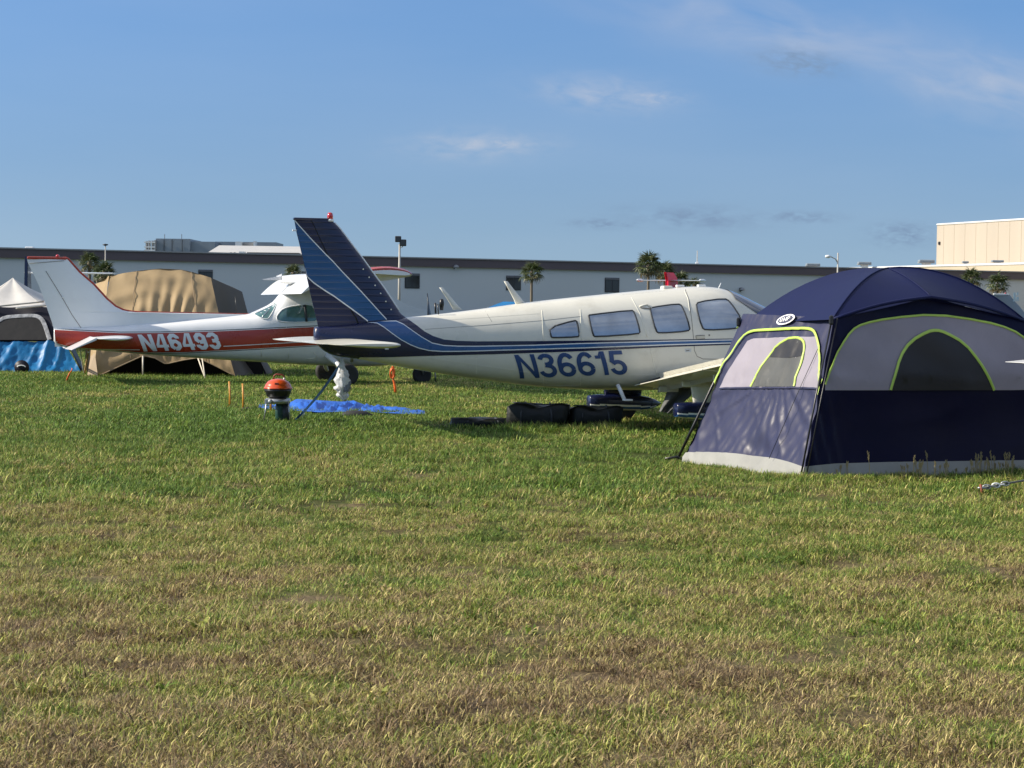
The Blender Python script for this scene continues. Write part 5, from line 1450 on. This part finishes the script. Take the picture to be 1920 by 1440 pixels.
r_, a, d, n, h = long_hall('beige_hall', (1757, 421), 330, (1920, 411), 308, BEI, 'tall beige metal hall in full sun at the right edge')
for k in range(22):
    q = d * (2.0 + 3.0 * k); tube('cladding_joint', [q - n * .02 + Vector((0, 0, 0)), q - n * .02 + Vector((0, 0, h - .2))], .014, BEI2, r_, 4)
q = at(1762, 456, 329.2) - r_.location; box('wall_lamp', q, (.5, .5, .5), DFRAME, r_, .1)
r_, a, d, n, h = long_hall('low_hall', (1588, 503.2), 330, (1920, 494), 286, BEI2, 'low pale tan hall with roof ventilators between warehouse and beige hall')
for (x0, x1, y0, y1, dp) in ((1511, 1537, 493.5, 503, 326), (1608, 1633, 490.5, 501, 322), (1722, 1751, 486.5, 498, 312), (1804, 1816, 489.5, 496, 306), (1859, 1881, 487.5, 495, 300)):
    c = at((x0 + x1) / 2, y1, dp); w_ = (x1 - x0) / FPX * dp; hh = (y1 - y0) / FPX * dp
    rv = root('roof_ventilator', (c.x, c.y, c.z), 0, {1511: 'grey roof ventilator on the skyline left of the street lamp', 1608: 'grey roof ventilator just right of the street lamp', 1722: 'large grey roof ventilator beside the tall beige hall', 1804: 'small roof ventilator before the beige hall, the left one', 1859: 'roof ventilator before the beige hall, the rightmost'}[x0], 'ventilator', 'ventilators on the hall roofs')
    box('curb', (0, 0, hh * .15 - 1.0), (w_ * .5, w_ * .5, hh * .5 + 2.0), PWHITE, rv)
    box('hood', (0, 0, hh * .68), (w_, w_ * .6, hh * .55), MET, rv, hh * .18)
    box('hood_lip', (-w_ * .02, -w_ * .02, hh * .44), (w_ * 1.02, w_ * .62, hh * .10), CAPM, rv, hh * .03)
# masts and lamps
GALV = mat('galvanised_pole', (.42, .40, .36), .5)
def post(name, px, y_top, depth, label, cat, r0=.13, r1=.08):
    b = at(px, 600, depth); z = at(px, y_top, depth).z; r_ = root(name, (b.x, b.y, 0), 0, label, cat)
    tube('pole', [(0, 0, 0), (0, 0, z * .5), (0, 0, z)], r0, GALV, r_, 10, r2=r1); return r_, z
r_, z = post('floodlight_pole', 748, 458, 170, 'tall floodlight pole with two dark lamp heads before the warehouse', 'floodlight')
for (x, dz, s) in ((-.12, .42, .5), (.28, .12, .55)):
    h_ = box('lamp_head', (x, -.2, z + dz), (s, .45, s), DFRAME, r_, .05); box('lamp_glass', (x, -.44, z + dz), (s * .7, .03, s * .7), DGLASS, h_)
tube('bracket', [(0, 0, z - .3), (.25, -.1, z - .2), (.28, -.15, z)], .04, GALV, r_)
r_, z = post('street_lamp', 1569, 474, 150, 'slim street lamp with curved arm above the navy tent roof', 'street lamp', .09, .05)
tube('lamp_arm', [(0, 0, z - .75), (-.18, 0, z - .45), (-.5, 0, z - .30), (-.7, 0, z - .27)], .04, GALV, r_)
lathe('lamp_head', [(.02, -.22), (.10, -.18), (.12, .05), (.05, .2), (.001, .22)], PWHITE, r_, 12, (-.72, 0, z - .28), 'X')
r_, z = post('radio_mast', 1305.5, 470, 268, 'thin white aerial mast on the warehouse roof', 'mast', .10, .05)
box('base_bracket', (0, 0, at(1305, 497, 268).z), (.4, .4, .8), PWHITE, r_, .05)
r_, z = post('lamp_post', 197, 461, 205, 'thin lamp post above the palm at the left', 'lamp post', .07, .05); lathe('lamp_cap', [(.05, 0), (.28, .08), (.28, .16), (.001, .22)], DFRAME, r_, 12, (0, 0, z))
b = at(56, 467, 222); o = box('roof_hatch', (0, 0, 0), (.9, .8, .5), PWHITE, None, .08); o.location = b; tag(o, 'small white hatch on the warehouse roof at the left', 'roof hatch')
# blue awning top beyond
p0 = at(948, 575, 70); r_ = root('blue_shelter', (p0.x, p0.y, 0), 0, 'blue shelter roof just showing above the cream fuselage', 'shelter')
zt = at(948, 565.5, 70).z; w_ = .62
V = [(-w_, -.6, zt - .22), (w_, -.6, zt - .22), (w_, .9, zt - .22), (-w_, .9, zt - .22), (-.1, .15, zt), (.35, .15, zt)]
mobj('roof', V, [(0, 1, 5, 4), (1, 2, 5), (2, 3, 4, 5), (3, 0, 4)], BLUE, r_)
for x, y in ((-w_ * .95, -.55), (w_ * .95, -.55), (w_ * .95, .85), (-w_ * .95, .85)): tube('leg', [(x, y, 0), (x, y, zt - .2)], .02, STEEL, r_)

# ------------------------------------------------------------------ fan palms
FROND = [mat('palm_frond_%s' % k, c, .5, var=.25, vscale=2, trans=.2) for k, c in (('green', (.060, .085, .026)), ('olive', (.085, .10, .036)), ('dry', (.15, .12, .055)))]
TRUNK = mat('palm_trunk_bark', (.16, .13, .095), .85, bump=.8, bscale=5, var=.3, stretch=(1, 1, .4))
def frond_mesh(seed, dry):
    rs = random.Random(seed); V, F = [], []
    def quad(a, b, w0, w1, up):
        a, b = Vector(a), Vector(b); t = (b - a).normalized(); s = t.cross(Vector(up)); s.normalize(); k = len(V)
        V.extend([a - s * w0, a + s * w0, b + s * w1, b - s * w1]); F.append((k, k + 1, k + 2, k + 3))
    L = .75
    quad((0, 0, 0), (L * .6, 0, .05), .022, .018, (0, 0, 1)); quad((L * .6, 0, .05), (L, 0, -.02), .018, .016, (0, 0, 1))
    n = 17
    for i in range(n):
        a = R(-125 + 250 * i / (n - 1)) + rs.uniform(-.06, .06); l = (.72 - .22 * abs(i - (n - 1) / 2) / ((n - 1) / 2)) * rs.uniform(.85, 1.1)
        d = Vector((math.cos(a), math.sin(a), 0)); b0 = Vector((L, 0, -.02)); m = b0 + d * l * .55 + Vector((0, 0, .05 - .05 * dry)); e = b0 + d * l + Vector((0, 0, -.12 - .22 * rs.random() - .25 * dry))
        up = Vector((0, 0, 1)) + Vector((rs.uniform(-.5, .5), rs.uniform(-.5, .5), 0))
        quad(b0, m, .012, .040, up); quad(m, e, .040, .004, up)
    me = bpy.data.meshes.new('frond'); me.from_pydata([tuple(v) for v in V], [], F); me.materials.append(FROND[2 if dry else seed % 2]); me.update()
    return me
FM = [frond_mesh(k, 0) for k in range(4)] + [frond_mesh(9, 1)]
def palm(px, cy, depth, rad_px, label, nf=34, lean=0.0):
    c = at(px, cy, depth); sc = rad_px / FPX * depth / 1.32; rs = random.Random(int(px * 7))
    r_ = root('fan_palm', (c.x - lean, c.y, 0), 0, label, 'palm', 'fan palms along the warehouse')
    H = c.z; path = [(0, 0, 0), (lean * .2, 0, H * .35), (lean * .6, .05, H * .7), (lean, 0, H)]
    tr = tube('trunk', path, .17, TRUNK, r_, 10, r2=.13)
    lathe('crown_shaft', [(.13, -.35), (.22, -.1), (.20, .1), (.05, .25)], TRUNK, r_, 10, (lean, 0, H))
    for i in range(nf):
        q = i / nf; el = R(80 - 125 * q + rs.uniform(-9, 9)); az = i * 2.39996 + rs.uniform(-.25, .25)
        o = bpy.data.objects.new('frond', FM[4] if q > .88 else FM[rs.randrange(4)]); link(o, r_)
        o.location = (lean, 0, H - .05); o.scale = (sc * rs.uniform(.85, 1.08),) * 3
        o.rotation_euler = Euler((rs.uniform(-.4, .4), -el, az), 'XYZ')
    return r_
palm(168, 493, 196, 24, 'palm seen just right of the red-edged fin tip, the left of a pair')
palm(196, 512, 194, 25, 'bushier palm behind the tan tent\'s left shoulder', 40)
palm(550, 513, 208, 20, 'palm crown peeping above the white wing of the red aeroplane')
palm(997, 512, 222, 25, 'single palm with slim trunk above the cream fuselage', 32)
palm(1216, 499, 226, 29, 'tallest palm, rising above the warehouse roof behind the cabin', 38)
palm(1247, 511, 229, 23, 'palm crowding the right side of the tallest palm', 34)
palm(1276, 527, 231, 21, 'low palm behind the crimson fin')
palm(1302, 536, 233, 18, 'smallest palm, right of the crimson fin', 28)
palm(1822, 523, 238, 23, 'palm above the navy tent\'s right shoulder, the left of two')
palm(1871, 533, 236, 25, 'palm beside the slate grey fin, the right of two')
# ------------------------------------------------------------------ the field
def field_nodes(m, blade):
    """colours of the field: living green, yellowing and dry straw in patches fixed to the ground"""
    n = m.node_tree.nodes; l = m.node_tree.links
    b = n['Principled BSDF']; b.inputs['Roughness'].default_value = .55 if blade else .9; b.inputs['Specular IOR Level'].default_value = .25 if blade else .1
    g = n.new('ShaderNodeNewGeometry')
    def noise(scale, detail, off, dist=0.0):
        mp = n.new('ShaderNodeMapping'); mp.inputs['Location'].default_value = off; l.new(g.outputs['Position'], mp.inputs['Vector'])
        z = n.new('ShaderNodeTexNoise'); z.inputs['Scale'].default_value = scale; z.inputs['Detail'].default_value = detail; z.inputs['Distortion'].default_value = dist
        l.new(mp.outputs[0], z.inputs['Vector']); return z.outputs['Fac']
    def M(op, a, b_=None, c=None):
        k = n.new('ShaderNodeMath'); k.operation = op
        for i, v in enumerate((a, b_, c)):
            if v is None: continue
            if isinstance(v, (int, float)): k.inputs[i].default_value = v
            else: l.new(v, k.inputs[i])
        return k.outputs[0]
    big, mid, fine = noise(.16, 3, (3, 9, 0), .6), noise(1.25, 4, (11, 2, 0), .8), noise(3.2, 4, (5, 5, 0), .5)
    sep = n.new('ShaderNodeSeparateXYZ'); l.new(g.outputs['Position'], sep.inputs[0])
    near = M('MAXIMUM', M('MULTIPLY_ADD', sep.outputs['Y'], -.042, .60), -.27)      # the mown strip by the path has dried out most
    near = M('MINIMUM', near, .35)
    d = M('ADD', M('ADD', M('MULTIPLY', big, 1.5), M('MULTIPLY', mid, 1.5)), M('MULTIPLY', fine, 1.7))
    d = M('ADD', M('SUBTRACT', d, 2.34), near)
    if blade:
        at_ = n.new('ShaderNodeAttribute'); at_.attribute_name = 'rnd'; at_.attribute_type = 'GEOMETRY'
        d = M('ADD', d, M('MULTIPLY_ADD', at_.outputs['Fac'], .95, -.52))
    rp = n.new('ShaderNodeValToRGB'); e = rp.color_ramp
    if blade:
        stops = [(0, (.115, .195, .034)), (.26, (.195, .270, .046)), (.48, (.34, .35, .080)), (.68, (.50, .42, .170)), (.86, (.42, .32, .155)), (1.0, (.24, .17, .095))]
    else:
        stops = [(0, (.060, .078, .020)), (.4, (.10, .095, .036)), (.7, (.15, .115, .065)), (1, (.12, .088, .056))]
    e.elements[0].position = 0; e.elements[0].color = (*stops[0][1], 1); e.elements[1].position = 1; e.elements[1].color = (*stops[-1][1], 1)
    for p_, c in stops[1:-1]:
        x = e.elements.new(p_); x.color = (*c, 1)
    l.new(M('MULTIPLY_ADD', d, .85, .40), rp.inputs['Fac'])
    colr = rp.outputs['Color']
    if blade:                          # no two blades alike
        br = M('MULTIPLY_ADD', M('FRACT', M('MULTIPLY', at_.outputs['Fac'], 37.7)), 1.45, .20)
        vm = n.new('ShaderNodeVectorMath'); vm.operation = 'SCALE'; l.new(colr, vm.inputs[0]); l.new(br, vm.inputs['Scale']); colr = vm.outputs[0]
    l.new(colr, b.inputs['Base Color'])
    if blade:
        tr = n.new('ShaderNodeBsdfTranslucent'); l.new(colr, tr.inputs['Color'])
        ms = n.new('ShaderNodeMixShader'); ms.inputs[0].default_value = .24; l.new(b.outputs[0], ms.inputs[1]); l.new(tr.outputs[0], ms.inputs[2])
        l.new(ms.outputs[0], n['Material Output'].inputs['Surface'])
    else:
        bp = n.new('ShaderNodeBump'); bp.inputs['Strength'].default_value = .8; bp.inputs['Distance'].default_value = .03
        l.new(noise(28, 4, (0, 0, 0)), bp.inputs['Height']); l.new(bp.outputs[0], b.inputs['Normal'])
m_ground = bpy.data.materials.new('field_soil_and_thatch'); m_ground.use_nodes = True; field_nodes(m_ground, False)
m_blade = bpy.data.materials.new('grass_blades'); m_blade.use_nodes = True; field_nodes(m_blade, True)
def relief(x, y):                      # tussocks and hollows, a few centimetres
    x = np.asarray(x, float) + 300; y = np.asarray(y, float) + 300
    h = .050 * (vnoise(x, y, .34, 91) - .5) + .050 * (vnoise(x, y, .85, 92) - .5) + .05 * (vnoise(x, y, 2.3, 93) - .5)
    return h * np.clip((y - 302) / 4, 0, 1) * np.clip((332 - y) / 16, .0, 1) - .012
gx = np.concatenate([[-2500, -600, -150, -50, -25], np.arange(-15, 15.01, .13), [25, 50, 150, 600, 2500]])
gy = np.concatenate([[-200, -40, 0], np.arange(4.5, 33, .13), [36, 42, 60, 100, 200, 400, 900, 2000, 5000]])
XX, YY = np.meshgrid(gx, gy); ZZ = relief(XX, YY) * (np.abs(XX) < 16) * (YY > 4) * (YY < 33)
n1 = len(gx); V = np.stack([XX.ravel(), YY.ravel(), ZZ.ravel()], 1)
F = [(j * n1 + i, j * n1 + i + 1, (j + 1) * n1 + i + 1, (j + 1) * n1 + i) for j in range(len(gy) - 1) for i in range(n1 - 1)]
structure(mobj('ground', V.tolist(), F, m_ground, smooth=True))

def clump(name, nb, rad, h0, h1, w, flat, seed):
    r_ = np.random.default_rng(seed); V, F, rn = [], [], []
    for _ in range(nb):
        a = r_.uniform(0, 6.283); q = rad * math.sqrt(r_.uniform()); bx_, by_ = q * math.cos(a), q * math.sin(a)
        lay = r_.uniform() < flat
        h = r_.uniform(h0, h1) * (1.15 if lay else 1); th = r_.uniform(0, 6.283); lean = r_.uniform(.9, 1.5) if lay else r_.uniform(.1, 1.25)
        bend = r_.uniform(.1, .6) if not lay else r_.uniform(-.1, .25)
        d = Vector((math.cos(th), math.sin(th), 0)); s = Vector((-d.y, d.x, 0)); ww = w * r_.uniform(.7, 1.3)
        tw = r_.uniform(-.9, .9); s2 = (s * math.cos(tw) + Vector((0, 0, 1)) * math.sin(tw) * .6 + d * math.sin(tw) * .5)
        k = len(V); p = Vector((bx_, by_, .002)); an = lean * .6
        rv = r_.uniform() * (.75 if not lay else 1) + (.25 if lay else 0)
        pts = [p]
        for i in range(3):
            an_ = min(1.52, lean * .55 + (lean * .45 + bend) * i / 2 * 1.0); pts.append(pts[-1] + (d * math.sin(an_) + Vector((0, 0, math.cos(an_)))) * h / 3)
        for i, (pp, wd, ss) in enumerate(zip(pts, (.8, 1.0, .75, 0.08), (s, s, s2, s2))): V.append(pp - ss * ww * wd / 2); V.append(pp + ss * ww * wd / 2)
        for i in range(3): F.append((k + 2 * i, k + 2 * i + 1, k + 2 * i + 3, k + 2 * i + 2)); rn.append(rv)
    me = bpy.data.meshes.new(name); me.from_pydata([tuple(v) for v in V], [], F)
    at_ = me.attributes.new('rnd', 'FLOAT', 'FACE'); at_.data.foreach_set('value', rn)
    me.materials.append(m_blade); me.update()
    return bpy.data.objects.new(name, me)
pc = bpy.data.collections.new('grass_prototypes')
protos = []
for k in range(5): protos.append(clump('clump_a%d' % k, 120, .13, .012, .042, .0034, .62, 20 + k))
for k in range(3): protos.append(clump('clump_b%d' % k, 58, .070, .034, .080, .0040, .24, 40 + k))
for k in range(3): protos.append(clump('clump_c%d' % k, 100, .22, .028, .070, .0075, .35, 60 + k))
for k in range(2): protos.append(clump('clump_d%d' % k, 95, .15, .018, .045, .0035, .92, 80 + k))
for k in range(2): protos.append(clump('clump_e%d' % k, 9, .03, .03, .06, .014, .75, 90 + k))
for k in range(2): protos.append(clump('clump_f%d' % k, 5, .10, .09, .16, .0030, .75, 95 + k))
for o in protos: pc.objects.link(o)
# objects in the instancer are picked in the order of their names: a0-4, b0-2, c0-2, d0-1
pts, scl, idx, rot_ = [], [], [], []
def scatter(y0, y1, dens, kinds, s0, s1, margin=3.5):
    hw = y1 * .262 + margin; A = (y1 - y0) * 2 * hw; n = int(A * dens)
    x = rng.uniform(-hw, hw, n); y = rng.uniform(y0, y1, n); keep = np.abs(x) < y * .262 + margin; x, y = x[keep], y[keep]; n = len(x)
    v = .6 * vnoise(x, y, .45, 5) + .4 * vnoise(x, y, 1.3, 6)
    keep = rng.uniform(size=n) < np.clip(.62 + 1.1 * (v - .3), .5, 1); x, y, v = x[keep], y[keep], v[keep]; n = len(x)
    pts.append(np.stack([x, y, relief(x, y) * (np.abs(x) < 15) * (y < 32.5) + .004], 1)); scl.append(rng.uniform(s0, s1, n) * (.72 + .6 * v)); idx.append(rng.choice(kinds, n))
    rot_.append(np.stack([rng.normal(0, .05, n), rng.normal(0, .05, n), rng.uniform(0, 6.283, n)], 1))
scatter(5.6, 9, 100, [0, 1, 2, 3, 4], .5, 1.15); scatter(5.6, 9, 50, [11, 12], .9, 1.3); scatter(5.6, 9, 16, [5, 6, 7], .6, 1.05)
scatter(9, 15, 85, [0, 1, 2, 3, 4], .6, 1.2); scatter(9, 15, 34, [11, 12], .9, 1.3); scatter(9, 15, 14, [5, 6, 7], .7, 1.1)
scatter(5.6, 20, 2.6, [13, 14], .7, 1.3); scatter(5.6, 24, 3.0, [15, 16], .7, 1.2)
scatter(15, 24, 48, [0, 1, 2, 3, 4, 5, 6, 7], .95, 1.35); scatter(15, 24, 12, [8, 9, 10], .8, 1.15)
scatter(24, 44, 22, [8, 9, 10], .85, 1.3); scatter(44, 75, 9, [8, 9, 10], 1.0, 1.5, 6)
def tufts(px0, px1, y0, y1, n, s0, s1):  # unmown grass left standing against things
    x, y = [], []
    for _ in range(n):
        k = random.random(); b = on_ground(px0 + (px1 - px0) * k, y0 + (y1 - y0) * k + random.uniform(-3, 5)); x.append(b.x); y.append(b.y)
    x, y = np.array(x), np.array(y); pts.append(np.stack([x, y, relief(x, y) + .004], 1)); scl.append(rng.uniform(s0, s1, n)); idx.append(rng.choice([5, 6, 7], n)); rot_.append(np.stack([np.zeros(n), np.zeros(n), rng.uniform(0, 6.28, n)], 1))
tufts(940, 1180, 807, 807, 110, 1.2, 2.2); tufts(1165, 1300, 800, 800, 60, 1.3, 2.1); tufts(1278, 1503, 870, 902, 110, .6, 1.1); tufts(1503, 1925, 902, 889, 180, .6, 1.25)
P = np.concatenate(pts); SC = np.concatenate(scl); ID = np.concatenate(idx); RT = np.concatenate(rot_)
# nothing grows through the tarp, and the grass under the tents is pressed flat
tg = np.array([C0.x, C0.y]); q = P[:, :2] - tg; a_ = q @ np.array([un.x, un.y]); b_ = q @ np.array([vn.x, vn.y])
inside = (a_ > .06) & (a_ < ulen - .05) & (b_ > .06) & (b_ < VLEN - .05)
keep = ~inside; P, SC, ID, RT = P[keep], SC[keep], ID[keep], RT[keep]
me = bpy.data.meshes.new('grass'); me.from_pydata([tuple(p) for p in P], [], [])
a_ = me.attributes.new('scl', 'FLOAT', 'POINT'); a_.data.foreach_set('value', SC.astype(np.float32))
a_ = me.attributes.new('idx', 'INT', 'POINT'); a_.data.foreach_set('value', ID.astype(np.int32))
a_ = me.attributes.new('rot', 'FLOAT_VECTOR', 'POINT'); a_.data.foreach_set('vector', RT.astype(np.float32).ravel())
grass = link(bpy.data.objects.new('grass', me)); tag(grass, 'short patchy grass of the field, part green and part dried out', 'grass', kind='stuff')
ng = bpy.data.node_groups.new('scatter_grass', 'GeometryNodeTree')
ng.interface.new_socket('Geometry', in_out='INPUT', socket_type='NodeSocketGeometry'); ng.interface.new_socket('Geometry', in_out='OUTPUT', socket_type='NodeSocketGeometry')
gi, go = ng.nodes.new('NodeGroupInput'), ng.nodes.new('NodeGroupOutput'); ip = ng.nodes.new('GeometryNodeInstanceOnPoints'); ci = ng.nodes.new('GeometryNodeCollectionInfo')
ci.inputs['Collection'].default_value = pc; ci.inputs['Separate Children'].default_value = True; ci.inputs['Reset Children'].default_value = True
def named(nm_, ty):
    k = ng.nodes.new('GeometryNodeInputNamedAttribute'); k.data_type = ty; k.inputs['Name'].default_value = nm_; return k.outputs['Attribute']
L_ = ng.links.new
L_(gi.outputs[0], ip.inputs['Points']); L_(ci.outputs[0], ip.inputs['Instance']); ip.inputs['Pick Instance'].default_value = True
L_(named('idx', 'INT'), ip.inputs['Instance Index']); L_(named('rot', 'FLOAT_VECTOR'), ip.inputs['Rotation']); L_(named('scl', 'FLOAT'), ip.inputs['Scale'])
L_(ip.outputs[0], go.inputs[0])
grass.modifiers.new('scatter', 'NODES').node_group = ng
# seeding weeds by the tent
V, F = [], []; m_weed = mat('dry_seed_stalks', (.36, .29, .14), .7, var=.3, vscale=6, trans=.2)
def stalk(x, y, h, lean, head):
    k = len(V); d = Vector((math.cos(lean), math.sin(lean), 0)); s = Vector((1, 0, 0)); p = [Vector((x, y, 0)) + d * (.12 * h * t * t) + Vector((0, 0, h * t)) for t in (0, .4, .75, 1)]
    for q, w_ in zip(p, (.0035, .003, .0028, .002)): V.extend([q - s * w_, q + s * w_])
    F.extend([(k + 2 * i, k + 2 * i + 1, k + 2 * i + 3, k + 2 * i + 2) for i in range(3)])
    for i in range(head):
        t = .70 + .30 * i / head; q = Vector((x, y, 0)) + d * (.12 * h * t * t) + Vector((0, 0, h * t)); a = random.uniform(0, 6.28); e = q + Vector((math.cos(a) * .008, math.sin(a) * .006, .014)); k = len(V)
        V.extend([q, e + s * .0035, e + Vector((0, 0, .014)), e - s * .0035]); F.append((k, k + 1, k + 2, k + 3))
for (px, y0, y1) in [(1631, 898, 848), (1585, 899, 868), (1590, 899, 870), (1712, 897, 856), (1740, 896, 848), (1752, 896, 868), (1725, 897, 872)] + [(random.uniform(1820, 1905), 892, random.uniform(846, 874)) for _ in range(20)] + [(random.uniform(1530, 1915), 895, random.uniform(864, 884)) for _ in range(45)]:
    b = on_ground(px, y0 + random.uniform(-3, 3)); stalk(b.x, b.y, at(px, y1, b.y).z, random.uniform(0, 6.28), 12)
o = mobj('seeding_weeds', V, F, m_weed); tag(o, 'tall dry seeding weeds along the foot of the navy tent', 'weeds', kind='stuff')
